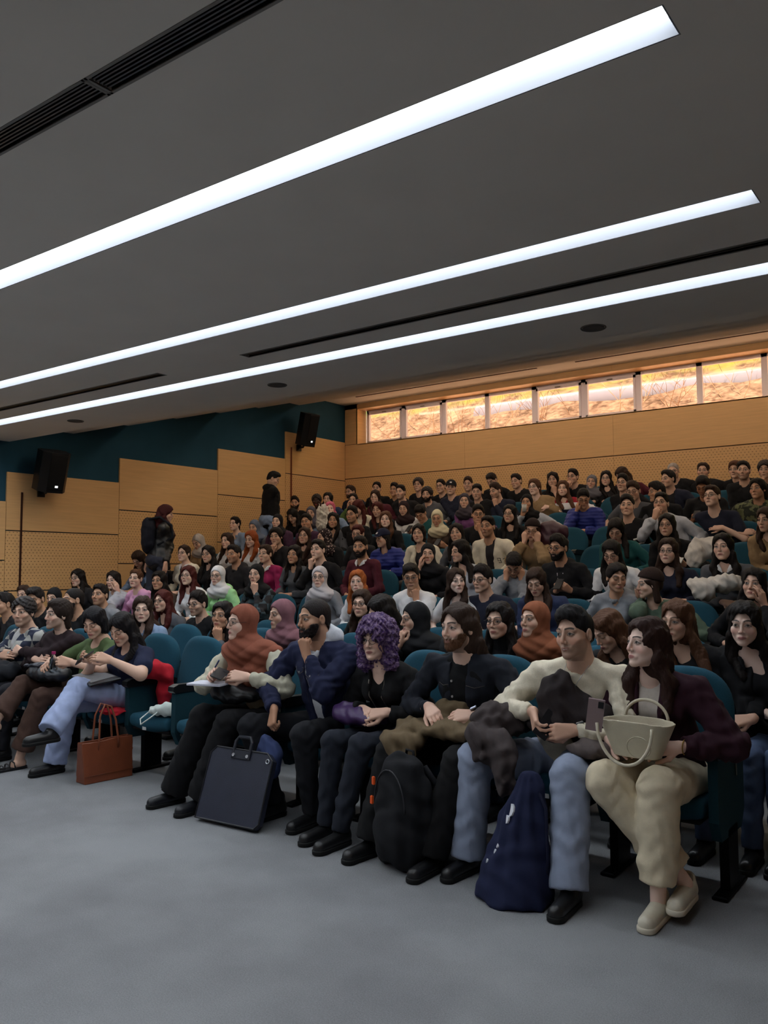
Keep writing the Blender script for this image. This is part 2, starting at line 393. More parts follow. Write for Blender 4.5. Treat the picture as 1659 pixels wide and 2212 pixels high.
def hand_sdf(P, H, E, W):
    palm, fingers, thumbs = H
    d = cap(P, E, W, .040, .0255)
    for pr in palm: d = smin(d, cap(P, *pr), .012)
    for seg in fingers:
        f = cap(P, *seg[0])
        for pr in seg[1:]: f = smin(f, cap(P, *pr), .003)
        d = smin(d, f, .004)
    f = cap(P, *thumbs[0])
    for pr in thumbs[1:]: f = smin(f, cap(P, *pr), .004)
    return smin(d, f, .007)
def ik(S, W, l1, l2, pole):
    v = W-S; D = float(np.linalg.norm(v)); n = v/D
    if D > (l1+l2)*.985: k = D/((l1+l2)*.985); l1 *= k; l2 *= k
    a = (l1*l1-l2*l2+D*D)/(2*D); h = math.sqrt(max(l1*l1-a*a, 0)); p = np.asarray(pole, f32); p = unit(p-n*np.dot(p, n))
    return S+n*a+p*h
def arm_pose(kind, s, hd, st=False):
    # returns wrist, finger direction, back normal, curl, elbow pole, thumb
    z0 = hd.c[2]-1.17
    if kind == 'knee': return A(s*.13, -.36, .665), A(-s*.1, -1, -.3), A(0, -.3, 1), .35, A(s*.9, .4, -.5), .3
    if kind == 'lap': return A(s*.095, -.29, .70), A(-s*.85, -.55, -.15), A(s*.15, -.6, .75), .55, A(s*.9, .5, -.5), .4
    if kind == 'lap2': return A(s*.11, -.31, .69), A(-s*.55, -.8, -.1), A(s*.25, -.3, .9), .45, A(s*.9, .5, -.5), .3
    if kind == 'phone': return A(s*.075, -.30, .76+z0*.5), A(-s*.35, -.75, .45), A(s*.75, -.35, -.45), .75, A(s*.8, .4, -.7), .7
    if kind == 'chin': return hd.w(s*.035, .085, -.215), unit(hd.fw*.15+A(-s*.1, 0, 1)), hd.fw+hd.lf*s*.3, 1.35, A(s*.5, -.3, -1), .9
    if kind == 'cheek': return hd.w(s*.095, .045, -.165), unit(hd.fw*.25+A(-s*.15, 0, 1)), hd.lf*s+hd.fw*.25, .35, A(s*.5, -.2, -1), .2
    if kind == 'face': return hd.w(s*.075, .10, -.13), unit(hd.fw*-.1+A(0, 0, 1)), hd.fw+hd.lf*s*.5, .5, A(s*.7, -.2, -1), .4
    if kind == 'mouth': return hd.w(s*.03, .125, -.185), unit(A(-s*.3, 0, 1)), hd.fw, .9, A(s*.6, -.3, -1), .6
    if kind == 'crossed': return A(-s*.085, -.215-.03*(s > 0), .82+.03*s+z0*.6), A(-s*1, .1, .1), A(0, -.9, .4), .3, A(s*1, .3, -.4), .2
    if kind == 'down': return A(s*.23, -.02, .60), A(0, -.5, -.8), A(s, 0, 0), .5, A(s*.6, .5, -.2), .5
    if kind == 'side': return A(s*.20, -.02, .82), A(0, -.1, -1), A(s, 0, 0), .4, A(s*.5, .7, 0), .4
    return kind
TOPN = {'tee': 't_shirt', 'crew': 'sweater', 'hood': 'hoodie', 'jkt': 'jacket', 'shirt': 'shirt', 'coat': 'coat', 'puf': 'puffer_jacket', 'v': 'sweater'}
NP = 0
def person(base, hp, yaw, pitch, roll, skin, hair, hairc, top, topc, pose, flags, res, legc=(38, 38, 44), wd=1.0, topm='cloth', inner=None,
           legs='sit', shoec=(22, 22, 24), legm='cloth', by=0.0, pr=None, pl=None, jaw=1.0, topc2=None, feet=None, hijabc=None, knees=None, beardc=None, legw=1.0, hoodc=None, lips=None, flare=0.0, bare=False, hipz=.50, ankle=True):
    """base: world point on the floor under the hips; hp: head centre relative to base."""
    global NP
    NP += 1; seed = NP*1.37; rnd = random.Random(NP)
    root = empty('person', base)
    F = 'F' in flags; m = 0 if F else 1; hs = .98 if F else 1.04
    hd = Head(hp, yaw, pitch, roll, hs)
    Hc = hd.c; hip = A(0, 0, hipz)
    N_ = A(Hc[0], Hc[1], Hc[2])-hd.up*.125*hs-A(0, 0, .042)-hd.fw*.025+A(0, .035, 0)
    N_ = N_*.75+.25*(A(Hc[0]*.9, Hc[1]+.06, Hc[2]-.19))
    cb, sb = math.cos(by), math.sin(by); X = A(cb, sb, 0); Yb = A(sb, -cb, 0)   # body left, body forward
    ax = unit(N_-hip); Wm = hip+(N_-hip)*.42; C = hip+(N_-hip)*.74
    sw = (.165 if F else .19)*wd; S = {s: N_-ax*.055+X*s*sw-Yb*.01 for s in (-1, 1)}
    th = {'coat': .022, 'puf': .03, 'jkt': .014, 'hood': .012, 'crew': .008, 'v': .007, 'shirt': .004, 'tee': .003}[top]
    arms = {}
    for s, ov in ((-1, pr), (1, pl)):
        k = ov if ov is not None else (pose if not isinstance(pose, tuple) else pose[(s+1)//2])
        W, dr, nn, cu, pole, thm = arm_pose(k, s, hd)
        W = np.asarray(W, f32); E = ik(S[s], W, .285, .255, pole); arms[s] = (E, W, hand_prims(W+unit(dr)*.012, dr, nn, s, cu, .05, thm))
    sy = 1.32
    def Y(p): p = np.array(p, f32); p = p.copy(); p[..., 1] *= sy; return p
    hipY, WmY, CY, NY = Y(hip), Y(Wm), Y(C), Y(N_)
    def torso(P, t):
        Q = P.copy(); Q[:, 1] *= sy
        d = cap(Q, hipY+A(0, 0, .01), WmY, (.158 if F else .155)*wd+t, (.128 if F else .145)*wd+t)
        d = smin(d, cap(Q, WmY, CY, (.128 if F else .145)*wd+t, (.140 if F else .160)*wd+t), .05)
        d = d/1.15
        d = smin(d, cap(P, S[-1]+X*.03, S[1]-X*.03, .052+t, .052+t), .05)
        for s in (-1, 1): d = smin(d, cap(P, N_+A(0, 0, .005), S[s], .042+t*.6, .048+t), .03)
        if F:
            for s in (-1, 1): d = smin(d, np.sqrt(((P-(C+X*s*.07+Yb*(.085+.02*(wd-1))-ax*.03))**2).sum(1))-(.052*wd+t), .04)
        return d
    # ---- body: one mesh (head, neck, chest, arms, hands)
    neckt = hd.w(0, -.022, -.07)
    def body(P):
        q = hd.loc(P); d = head_sdf(q, m, jaw, hair not in 'HU')*hs
        nr = (.050 if F else .060)*(1+.4*(wd-1))
        d = smin(d, cap(P, neckt, N_+A(0, .012, 0), nr, nr*1.08), .02)
        d = smin(d, cap(P, N_+A(0, .01, -.01), C-Yb*.0, .07, .10), .03)
        return d
    lo = np.minimum(hd.c-.135, N_-A(.12, .12, .13)); hi = np.maximum(hd.c+.135, N_+A(.12, .12, .05))
    V, Fc = sdf_mesh(body, lo, hi, res)
    VV = [V]; FF = [Fc]; CC = [skin_cols(hd.loc(V.astype(f32)), skin, hairc, V, res, flags, lips)]
    bc = np.array(lin(skin), f32)
    short = top == 'tee'
    def add(V, Fq, col=None):
        if len(Fq) == 0: return
        FF.append(Fq+sum(len(v) for v in VV)); VV.append(V)
        c = np.tile(bc if col is None else np.array(col, f32), (len(V), 1)); CC.append(c)
    hres = min(res*1.15, .0075)
    for s in (-1, 1):
        E, W, Hh = arms[s]; pts = [W-unit(W-E)*.05]+[a for g in [Hh[0], Hh[2]]+Hh[1] for pr_ in g for a in pr_[:2]]
        lo, hi = bounds(pts, .022); V, Fq = sdf_mesh(lambda P: hand_sdf(P, Hh, E, W), lo, hi, hres)
        hc = bc*(A(1.0, .93, .9)); add(V, Fq, hc)
        if not short:
            a = S[s]; lo, hi = bounds([a, E, W, C], .05)
            V, Fq = sdf_mesh(lambda P: smin(smin(cap(P, a, E, .036, .032), cap(P, E, W, .032, .0235), .01), cap(P, a, C, .04, .06), .02), lo, hi, max(res*3, .016), 4); add(V, Fq)
        if short:
            a = S[s]; lo, hi = bounds([a, E, W], .07)
            V, Fq = sdf_mesh(lambda P: smin(cap(P, a, E, .048*wd, .041*wd), cap(P, E, W, .042*wd, .0262), .02), lo, hi, max(res*1.8, .008)); add(V, Fq)
    ks = knees or (A(-.115, -.46, .53), A(.115, -.46, .53)); ft = feet or (A(-.12, -.50, .08), A(.12, -.50, .08))
    if legs == 'stand': ks = knees or (A(-.09, -.04, hipz*.53), A(.09, .03, hipz*.53)); ft = feet or (A(-.10, -.02, .08), A(.10, .06, .08))
    if bare:
        for i in (0, 1):
            k, a = ks[i], ft[i]; lo, hi = bounds([a+(k-a)*.35, a-A(0, 0, .06)], .06); tip = a+A(0, -.12, -.055)
            V, Fq = sdf_mesh(lambda P: smin(cap(P, hip+A(.08*(2*i-1), 0, 0), k, .06, .045), cap(P, k, a, .045, .034), .02), *bounds([hip+A(.08*(2*i-1), 0, 0), hip, k, a], .07), .014, 4); add(V, Fq)
            if i: V, Fq = sdf_mesh(lambda P: smin(cap(P, C, hip, .09, .07), cap(P, hip-A(.08, 0, 0), hip+A(.08, 0, 0), .06, .06), .02), *bounds([C, hip-A(.08, 0, 0), hip+A(.08, 0, 0)], .1), .014, 4); add(V, Fq)
            V, Fq = sdf_mesh(lambda P: smin(cap(P, k, a, .045, .034), cap(P, a+A(0, .02, -.04), a+A(0, -.05, -.045), .034, .030), .02), lo, hi, .006); add(V, Fq)
    me = raw_mesh('body', np.concatenate(VV), np.concatenate(FF), np.concatenate(CC))
    link('body', me, mat('skin', (0, 0, 0)), root)
    # ---- top
    gres = max(res*2.6, .0085)
    wa = .0068 if top not in ('tee',) else .003
    Hn = {'coat': .072, 'jkt': .072, 'puf': .08}.get(top, .066 if not F else .062)
    def gar(P, t=th, arm=True):
        d = torso(P, t)
        for s in (-1, 1):
            E, W, _ = arms[s]
            if not arm: break
            Wc = W-unit(W-E)*(.012 if not short else 0)
            if short:
                mid = S[s]+(E-S[s])*.62; a = cap(P, S[s], mid, .058*wd+t, .062*wd+t)
            else:
                a = smin(cap(P, S[s], E, .055*wd+t, .047*wd+t), cap(P, E, Wc-unit(W-E)*.02, .048*wd+t, .034+t), .015)
                a = smax(a, ((P-Wc)@unit(W-E)), .006)
                tt = (P-E)@unit(W-E); t2 = (P-E)@unit(E-S[s]); ww = P[:, 0]*38+P[:, 2]*31+seed
                a = a+.0048*np.exp(-((tt-.02)/.09)**2)*np.sin(tt*105+2.2*np.sin(ww))+.0042*np.exp(-((t2+.03)/.12)**2)*np.sin(t2*82+2*np.sin(ww*.8))+.003*np.exp(-((tt-.2)/.05)**2)*np.sin(tt*170)
            d = smin(d, a, .018)
        d = d+wob(P, 42, wa*.6, seed)+wob(P, 19, wa*.8, seed+2)
        if top == 'puf': d = d+.0035*np.sin((P@ax)*75)
        return d
    opn = inner is not None
    if 'o' in flags:
        cl_ = MB()
        for s in (-1, 1):
            a_, b_, c2_, d_ = N_-Yb*.03+X*s*.072+A(0, 0, .022), N_+Yb*.062+X*s*.052-ax*.012+A(0, 0, .01), N_+Yb*.112+X*s*.022-ax*.060, N_+Yb*.075+X*s*.075-ax*.045
            cl_.tube([tuple(a_), tuple((a_+b_)/2+X*s*.008), tuple(b_), tuple((b_+c2_)/2), tuple(c2_)], [.013, .014, .014, .012, .004], 8).tube([tuple(b_), tuple((b_+d_)/2), tuple(c2_)], [.012, .012, .004], 8)
        link('collar', cl_.mesh(smooth=True), mat('cloth', (224, 224, 226)), root)
    def garment(P):
        d = gar(P)
        if top == 'hood':
            hb = N_+A(0, .055, .01)-Yb*.0
            hoodd = ell(P, N_-Yb*.055+A(0, 0, .015), (.125, .085, .065)); d = smin(d, hoodd, .02)
            for s in (-1, 1): d = smin(d, cap(P, N_-Yb*.03+X*s*.075+A(0, 0, .02), N_+Yb*.085-ax*.045, .024, .015), .01)
        if top in ('jkt', 'shirt', 'coat'):
            for s in (-1, 1):
                d = smin(d, cap(P, N_-Yb*.055+X*s*.03+A(0, 0, .028), N_+Yb*.065+X*s*.052-ax*.035, .020, .014), .006)
                d = smin(d, cap(P, N_+Yb*.065+X*s*.05-ax*.03, N_+Yb*.10+X*s*.06-ax*.10, .016, .008), .006)
        nc = N_+A(0, 0, .01)
        if 'T' in flags: d = smin(d, cap(P, N_, neckt-hd.up*.005, .066, .060), .01)      # roll neck
        else: d = smax(d, -cap(P, nc-ax*.012+Yb*.012, neckt+hd.up*.05, Hn-.006, .07), .006)
        if top == 'v': d = smax(d, -cap(P, N_+Yb*.08, N_+Yb*.14-ax*.13, .05, .004), .006)
        if top == 'tee' and F: d = smax(d, -cap(P, N_+Yb*.08, N_+Yb*.13-ax*.05, .06, .03), .006)
        if opn:
            u = (P-C)@X; v = (P-C)@Yb; w_ = (P-hip)@ax
            wedge = np.abs(u)-(.022+.03*np.clip((w_-.0)/.5, 0, 1)); d = smax(d, -np.maximum(wedge, -v+.02), .005)
        return d
    pts = [hip-A(.17*wd, .14, .06), hip+A(.17*wd, .13, 0), N_, S[-1], S[1]]+[arms[s][j] for s in (-1, 1) for j in (0, 1)]
    lo, hi = bounds(pts, .085); hi[2] = max(N_[2]+.12, hi[2])
    c_ = A(0, 0, 0)
    sdf_obj(TOPN[top] if top != 'crew' or topm != 'cloth' else 'sweatshirt', garment, lo, hi, gres, mat(topm, topc, topc2), root)
    if opn:
        lo, hi = bounds([hip-A(.14, .1, 0), hip+A(.14, .1, 0), N_], .12)
        sdf_obj('inner_shirt', lambda P: smax(torso(P, -.002)+wob(P, 40, .003, seed), -cap(P, N_+A(0, 0, 0)+Yb*.01, neckt+hd.up*.05, .056, .07), .006), lo, hi, gres, mat('cloth', inner), root)
    if hoodc:
        def hoodf(P):
            d = ell(P, N_-Yb*.05+A(0, 0, .055), (.128, .092, .080)); 
            for s in (-1, 1): d = smin(d, cap(P, N_-Yb*.03+X*s*.086+A(0, 0, .070), N_+Yb*.11+X*s*.012-ax*.075, .030, .016), .02)
            return smax(d, -cap(P, N_-ax*.02+Yb*.012, neckt+hd.up*.06, .062, .072), .008)+wob(P, 44, .004, seed)
        sdf_obj('hood', hoodf, N_-A(.2, .22, .16), N_+A(.2, .2, .16), gres, mat('knit', hoodc), root)
    # ---- trousers and shoes
    if legs:
        lres = max(gres, .010) if res < .005 else .018
        hj = [hip+A(s*.085, 0, 0) for s in (-1, 1)]
        def tr(P):
            Q = P.copy(); d = ell(P, hip+A(0, -.01, .0), (.18*wd, .145, .12))
            for i in (0, 1):
                k, a = ks[i], ft[i]; sd_ = unit(a-k); en = a-sd_*(.0 if not bare else .07)
                fl = cap(P, k, en+sd_*.05, (.068*wd+.006)*legw, .048*legw+flare)
                fl = smax(fl, (P-en)@sd_, .005)
                l = smin(cap(P, hj[i], k, .090*wd*legw, .068*wd*legw), fl, .02)
                d = smin(d, l, .015 if i == 0 else .008)
            for i in (0, 1):
                k = ks[i]; sd_ = unit(ft[i]-k); tt = (P-k)@sd_; th_ = (P-k)@unit(hj[i]-k); w_ = np.exp(-(((P-k)**2).sum(1))/.020)
                ww = P[:, 0]*42+P[:, 1]*36+seed; d = d+.0042*w_*np.sin(tt*88+1.8*np.sin(ww))+.004*np.exp(-((tt-.30)/.10)**2)*np.sin(tt*60+2*np.sin(ww*.8))*(np.abs(P[:, 0]-k[0]) < .2)+.0045*np.exp(-((th_-.36)/.09)**2)*np.sin(th_*85+2*np.sin(ww*.7))
            return d+wob(P, 30, .0012, seed)+wob(P, 11, .004, seed+4)+.0014*np.sin(P[:, 0]*120+4*np.sin(P[:, 2]*7+seed)+P[:, 1]*60)*(P[:, 2] < .45)
        lo, hi = bounds(hj+list(ks)+list(ft), .16); lo[2] = .02
        sdf_obj('skirt' if legs == 'skirt' else 'trousers', tr, lo, hi, lres, mat(legm, legc), root)
        if shoec and res < .0062:
            for i in (0, 1):
                a = ft[i]; k = ks[i]; dr = A(a[0]*.25+.0, -1, 0) if True else 0; dr = unit(dr); fz = a[2]-.08
                he = A(a[0], a[1]+.035, fz+.045); to = he+dr*.20; to[2] = fz+.034
                def up(P):
                    d = smin(cap(P, he, to, .041, .036), cap(P, he+A(0, -.01, .02), A(a[0], a[1]+.02, fz+.115), .042, .043), .03)
                    if bare: d = smin(cap(P, he, to, .041, .036), cap(P, he+A(0, 0, .0), he+A(0, 0, .045), .040, .036), .02); d = smax(d, -cap(P, he+A(0, -.02, .06), he+A(0, -.03, .12), .03, .05), .006)
                    d = smax(d, fz+.018-P[:, 2], .004)
                    return d
                lo, hi = bounds([he, to, A(a[0], a[1], fz+.15), A(a[0], a[1], fz)], .055)
                sh = sdf_obj('shoe', up, lo, hi, .006, mat('leather', shoec), root)
                def so(P):
                    Q = P.copy(); Q[:, 2] = he[2]; h2 = to.copy(); h2[2] = he[2]
                    return smax(cap(Q, he, h2, .045, .041), np.abs(P[:, 2]-fz-.013)-.013, .003)
                sdf_obj('sole', so, lo, hi, .006, mat('rubber', (205, 196, 178) if bare else (16, 16, 17)), sh)
    # ---- hair and headwear
    hr = max(res*1.5, .005); hm = mat('hair', hairc)
    def cutface(q, d, top_=.068, side=.066, yc=.088):
        return smax(d, -ell(q, (0, yc, top_-.092), (side, .084, .092)), .004)
    def strands(q, amp=.0016, s=1.0):
        return amp*np.sin(q[:, 0]*210*s+6*np.sin(q[:, 2]*22+seed)+3*np.sin(q[:, 1]*30))*np.sin(q[:, 1]*160*s+4*np.sin(q[:, 2]*19))
    def scalp(q, t): return smin(ell(q, (0, -.019, .029), (.0745+t, .093+t, .083+t)), ell(q, (0, -.055, -.022), (.062+t*.6, .052+t, .06)), .02)
    pad = .15
    lo0, hi0 = hd.c-pad, hd.c+pad
    name = 'hair'
    def H_(q): return q
    hf = None; lo, hi = lo0, hi0
    rx = rnd.uniform(-1, 1)
    if hair == 's' and res > .004 and NP % 3 == 0: hair = 'q'
    if hair in ('s', 'b', 'm', 'q'):
        t = {'s': .008, 'b': .004, 'm': .016, 'q': .018}[hair]
        def hf(P):
            q = hd.loc(P); d = scalp(q, .0055 if hair in 'sq' else t)
            if hair in 'sq': d = smin(d, ell(q, (.010*rx, .006, .078), (.067, .087, .048 if hair == 's' else .060)), .012); d = d+.0035*np.sin(q[:, 0]*120+rx*3+4*np.sin(q[:, 1]*40+rx))*np.sin(q[:, 1]*60+3*np.sin(q[:, 0]*50))*sstep(.04, .08, q[:, 2])
            if hair == 'm':
                d = smin(d, ell(q, (0, .01, .085), (.066, .072, .036)), .02)
                Q = np.stack([np.abs(q[:, 0]), q[:, 1], q[:, 2]], 1); d = smin(d, cap(Q, (.062, -.03, .01), (.062, -.06, -.10), .028, .024), .02)
            d = cutface(q, d, .066 if hair == 'm' else (.074 if hair != 'b' else .070), .0665)
            if hair != 'm': d = smax(d, (-.008-.62*np.minimum(-q[:, 1], .12)) - q[:, 2], .006)
            else: d = smax(d, -ell(q, (0, .06, -.10), (.08, .075, .09)), .008)
            return (d+strands(q, .0022 if hair != 'b' else .0004))*hs
        if hair == 'm': lo = lo0-A(0, .02, .04)
    elif hair in ('c', 'P'):
        t = .022 if hair == 'c' else .045
        def hf(P):
            q = hd.loc(P); d = ell(q, (0, -.02, .035), (.075+t, .092+t, .085+t*.75))
            if hair == 'P':
                Q = np.stack([np.abs(q[:, 0]), q[:, 1], q[:, 2]], 1)
                d = smin(d, cap(Q, (.078, -.015, .02), (.088, -.01, -.15), .050, .046), .03); d = smin(d, cap(q, (0, -.06, 0), (0, -.07, -.16), .09, .07), .03)
                d = smin(d, ell(q, (0, .06, .07), (.06, .045, .035)), .02)
            d = cutface(q, d, .068 if hair == 'c' else .05, .066 if hair == 'c' else .056, .095)
            if hair == 'c': d = smax(d, (-.03-.6*np.minimum(-q[:, 1], .12)) - q[:, 2], .006)
            b = 95 if hair == 'c' else 78
            an = np.arctan2(q[:, 0], q[:, 1]+.02)
            if hair == 'P': d = d+.010*np.sin(an*9+2.2*np.sin(q[:, 2]*42+an*3))*np.sin(q[:, 2]*60+2*np.sin(an*7))+.004*np.sin(an*31+3*np.sin(q[:, 2]*90))+.003*np.sin(q[:, 2]*190+5*np.sin(an*11))
            else: d = d+.0042*(np.sin(q[:, 0]*b+seed+2*np.sin(q[:, 2]*40))*np.sin(q[:, 1]*b*1.1+2*np.sin(q[:, 0]*50))*np.sin(q[:, 2]*b))+(.003*np.sin(q[:, 2]*200+q[:, 0]*130))
            return d*hs
        lo, hi = lo0-A(.05, .05, .13), hi0+A(.05, .05, .03)
    elif hair in ('L', 'B', 'T', 'W', 'G', 'J'):
        # long (front), bob, tied, long down the back, bangs
        t = .016 if hair != 'T' else .008
        fa = {'J': .1, 'L': 1.0, 'G': .75, 'W': .35, 'B': .12, 'T': 0}[hair]
        tipL = {s: N_+X*s*.095+Yb*.055-ax*.02 for s in (-1, 1)}; end = {s: C+X*s*(.085)+Yb*(.125+th)-ax*.02 for s in (-1, 1)}
        def hf(P):
            q = hd.loc(P); d = scalp(q, t)
            d = smin(d, ell(q, (0, .0, .075), (.066+t*.5, .08, .042)), .02)
            d = cutface(q, d, .046 if hair == 'G' else (.078 if hair == 'J' else .073), .0615 if hair not in 'TJ' else .0665)
            if hair == 'T':
                d = smax(d, (-.03-.45*np.minimum(-q[:, 1], .12)) - q[:, 2], .006)
                d = smin(d, ell(q, (0, -.115, .01), (.034, .035, .036)), .01); d = smin(d, cap(q, (0, -.12, 0), (0, -.13, -.13), .026, .014), .01)
            else:
                Q = np.stack([np.abs(q[:, 0]), q[:, 1], q[:, 2]], 1)
                sd2 = cap(Q, (.064, -.012, .03), (.074, -.005, -.075), .021, .026) if hair != 'J' else cap(Q, (.060, -.050, .03), (.066, -.070, -.075), .026, .034)
                d = smin(d, sd2, .015); d = smin(d, cap(q, (0, -.05, .0), (0, -.065, -.10), .078, .075), .02)
                d = smax(d, -ell(q, (0, .085, -.03), (.060, .082, .1)), .005)
                if hair != 'B':
                    dd = d*hs
                    for s in (-1, 1):
                        k0 = hd.w(s*.074, -.010 if hair != 'J' else -.07, -.08); kk = tipL[s]*fa+(N_+X*s*.09-Yb*.05)*(1-fa)
                        dd = smin(dd, cap(P, k0, kk, .030, .036), .02)
                        if fa > .5: dd = smin(dd, cap(P, kk, kk+(end[s]-kk)*(1.0 if hair == 'L' else .8), .036, .024), .02)
                    bk = N_-Yb*.085-ax*.05; dd = smin(dd, cap(P, hd.w(0, -.06, -.09), bk, .074, .075), .03)
                    d = dd/hs
            dd = d+.004*np.sin(q[:, 2]*46+3*np.sin(q[:, 0]*40)+seed)
            return (dd+strands(q, .0026))*hs
        lo, hi = bounds([lo0, hi0, C+Yb*.16+X*.16-ax*.06, C+Yb*.16-X*.16-ax*.06, C-Yb*.16], .02)
    elif hair in ('H', 'N', 'K', 'U'):
        hm = mat('knit' if hair == 'N' else 'cloth', hijabc or hairc, None) if topm != '__' else None
        if 'p' in flags and hair == 'H': hm = mat('dots', hijabc, (200, 180, 170))
        name = {'H': 'headscarf', 'N': 'beanie', 'K': 'cap', 'U': 'hood'}[hair]
        if hair == 'H':
            def hf(P):
                q = hd.loc(P); d = ell(q, (0, -.018, .020), (.083, .108, .102))
                d = smin(d, ell(q, (0, -.02, -.07), (.078, .092, .085)), .03)
                dd = d*hs; dd = smin(dd, cap(P, hd.w(0, -.005, -.13), N_+Yb*.02, .078, .085), .03)
                dr = ell(P, N_-ax*.025+Yb*.02, (.175*wd, .125+th, .095)); dd = smin(dd, dr, .04)
                if 'D' in flags: dd = smin(dd, np.maximum(torso(P, th+.018), -((P-C)@ax)-.10-.4*np.abs((P-C)@X)), .03)
                dd = smax(dd, -ell(q, (0, .122, -.014), (.092, .098, .088))*hs, .008)
                an = np.arctan2(q[:, 0], q[:, 1]+.02)
                am = sstep(.06, -.06, q[:, 2])*.75+.25
                lw = sstep(-.05, -.12, q[:, 2]); u_ = (P-N_)@X; sg = np.sin(seed)*.35
                f1 = np.abs(np.sin((q[:, 2]-(.55)*np.sqrt(u_*u_+.0016)+sg*u_)*31+seed+.8*np.sin(an*2)))
                dd = dd-lw*(.0085*f1-.004)+.0035*lw*np.sin((q[:, 2]*95+u_*40)+seed)
                dd = dd+(1-lw)*(.0024*np.sin(an*4+q[:, 2]*26+seed)+.0014*np.sin(an*9-q[:, 2]*50))
                return dd
            lo, hi = bounds([lo0, hi0, N_-ax*.15+X*.2*wd+Yb*.18, N_-ax*.15-X*.2*wd-Yb*.14]+([C+Yb*.2-ax*.14, S[-1]-X*.1, S[1]+X*.1] if 'D' in flags else []), .02)
        elif hair == 'U':
            def hf(P):
                q = hd.loc(P); d = ell(q, (0, -.03, .025), (.098, .115, .112)); dd = smin(d*hs, cap(P, hd.w(0, -.04, -.09), N_, .085, .11), .04)
                dd = smax(dd, -ell(q, (0, .13, -.012), (.062, .10, .10))*hs, .01); return dd+wob(P, 40, .006, seed)
            lo, hi = bounds([lo0, hi0, N_-ax*.05], .03)
        else:
            def hf(P):
                q = hd.loc(P); t = .017 if hair == 'N' else .013; d = ell(q, (0, -.02, .036), (.0745+t, .094+t, .083+t))
                d = smax(d, (.030 if hair == 'K' else .035-.35*np.minimum(-q[:, 1], .09)*(1 if True else 0)) - q[:, 2], .006)
                if hair == 'K':
                    bq = q-A(0, .105, .040); b = np.maximum(np.sqrt((bq[:, 0]/.072)**2+(bq[:, 1]/.075)**2)*.073-.073, np.abs(bq[:, 2]+.25*bq[:, 1]+2.5*bq[:, 0]**2)-.004); d = smin(d, b, .006)
                else: d = d+.0012*np.sin(np.arctan2(q[:, 0], q[:, 1])*60)
                return d*hs
            lo, hi = lo0-.02, hi0+A(.05, .05, .02)
            # hair showing below the headwear
            def hb(P):
                q = hd.loc(P); d = scalp(q, .008); Q = np.stack([np.abs(q[:, 0]), q[:, 1], q[:, 2]], 1)
                if F: d = smin(d, cap(Q, (.066, -.02, 0), (.074, -.03, -.14), .026, .03), .02)
                d = cutface(q, d, .066, .0655); d = smax(d, q[:, 2]-.035, .004)
                if not F: d = smax(d, (-.008-.62*np.minimum(-q[:, 1], .12)) - q[:, 2], .006)
                return d*hs
            sdf_obj('hair', hb, lo0-A(0, 0, .05), hi0, hr, mat('hair', hairc), root)
    if hair == 'P': hm = mat('hairc', (62, 30, 92), (128, 104, 132))
    if hair == 'c': hm = mat('hairc', hairc, tuple(min(255, int(v*1.8+8)) for v in hairc))
    if hf is not None: hobj = sdf_obj(name, hf, lo, hi, hr, hm, root)
    if hair == 'K':
        e = MB(); p = hd.w(0, .078, .075); mk = None
        q = [hd.w(x*.016, .094-.02*(z > 0), .062+z*.022) for x, z in ((-1, 0), (1, 0), (1, 1), (-1, 1))]; e.quad(*[tuple(v) for v in q])
        link('cap_emblem', e.mesh(), mat('cloth', (200, 200, 205)), hobj)
    # ---- beard
    if 'f' in flags:
        def bf(P):
            q = hd.loc(P); d = head_sdf(q, m, jaw)-(.0060 if beardc is None else .0030)+.003*np.sin(q[:, 0]*260)*np.sin(q[:, 2]*230)*np.sin(q[:, 1]*200)
            x = np.abs(q[:, 0]); ln = np.where(x < .025, -.051, -.066+.85*(x-.025))
            d = smax(d, q[:, 2]-ln+.1*np.maximum(.004, 0)+.003*np.sin(x*170), .012); d = smax(d, .008+.25*np.maximum(-.04-q[:, 2], 0)-q[:, 1], .012); d = smax(d, -.135-q[:, 2], .004)
            d = smax(d, -ell(q, (0, .10, -.0705), (.021, .03, .0068)), .003)
            return (d+strands(q, .0014, 1.4))*hs
        sdf_obj('beard', bf, hd.c-.14, hd.c+.12, max(res, .0035), mat('hair', beardc or hairc), root)
    # ---- glasses
    if 'g' in flags:
        g = MB(); tr_ = .0013 if res < .004 else .0019
        for s in (-1, 1):
            g.tube([tuple(hd.w(s*.0315+.0235*math.cos(a), .0985-.004*abs(math.cos(a)) * (1 if math.cos(a)*s > 0 else 0)-.0, -.003+.0185*math.sin(a))) for a in [2*PI*k/16 for k in range(16)]], tr_, 4, True)
            g.tube([tuple(hd.w(s*.0545, .093, .003)), tuple(hd.w(s*.073, .078, .004)), tuple(hd.w(s*.0795, -.005, .004)), tuple(hd.w(s*.078, -.02, -.012))], tr_, 4)
        g.tube([tuple(hd.w(-.008, .100, 0)), tuple(hd.w(0, .104, .002)), tuple(hd.w(.008, .100, 0))], tr_, 4)
        link('glasses', g.mesh('glasses', True), mat('plastic', (20, 18, 20)), root)
    root['_'] = 1; del root['_']
    return root, hd, arms, dict(gar=gar, N=N_, C=C, X=X, Yb=Yb, ax=ax, S=S, hip=hip)

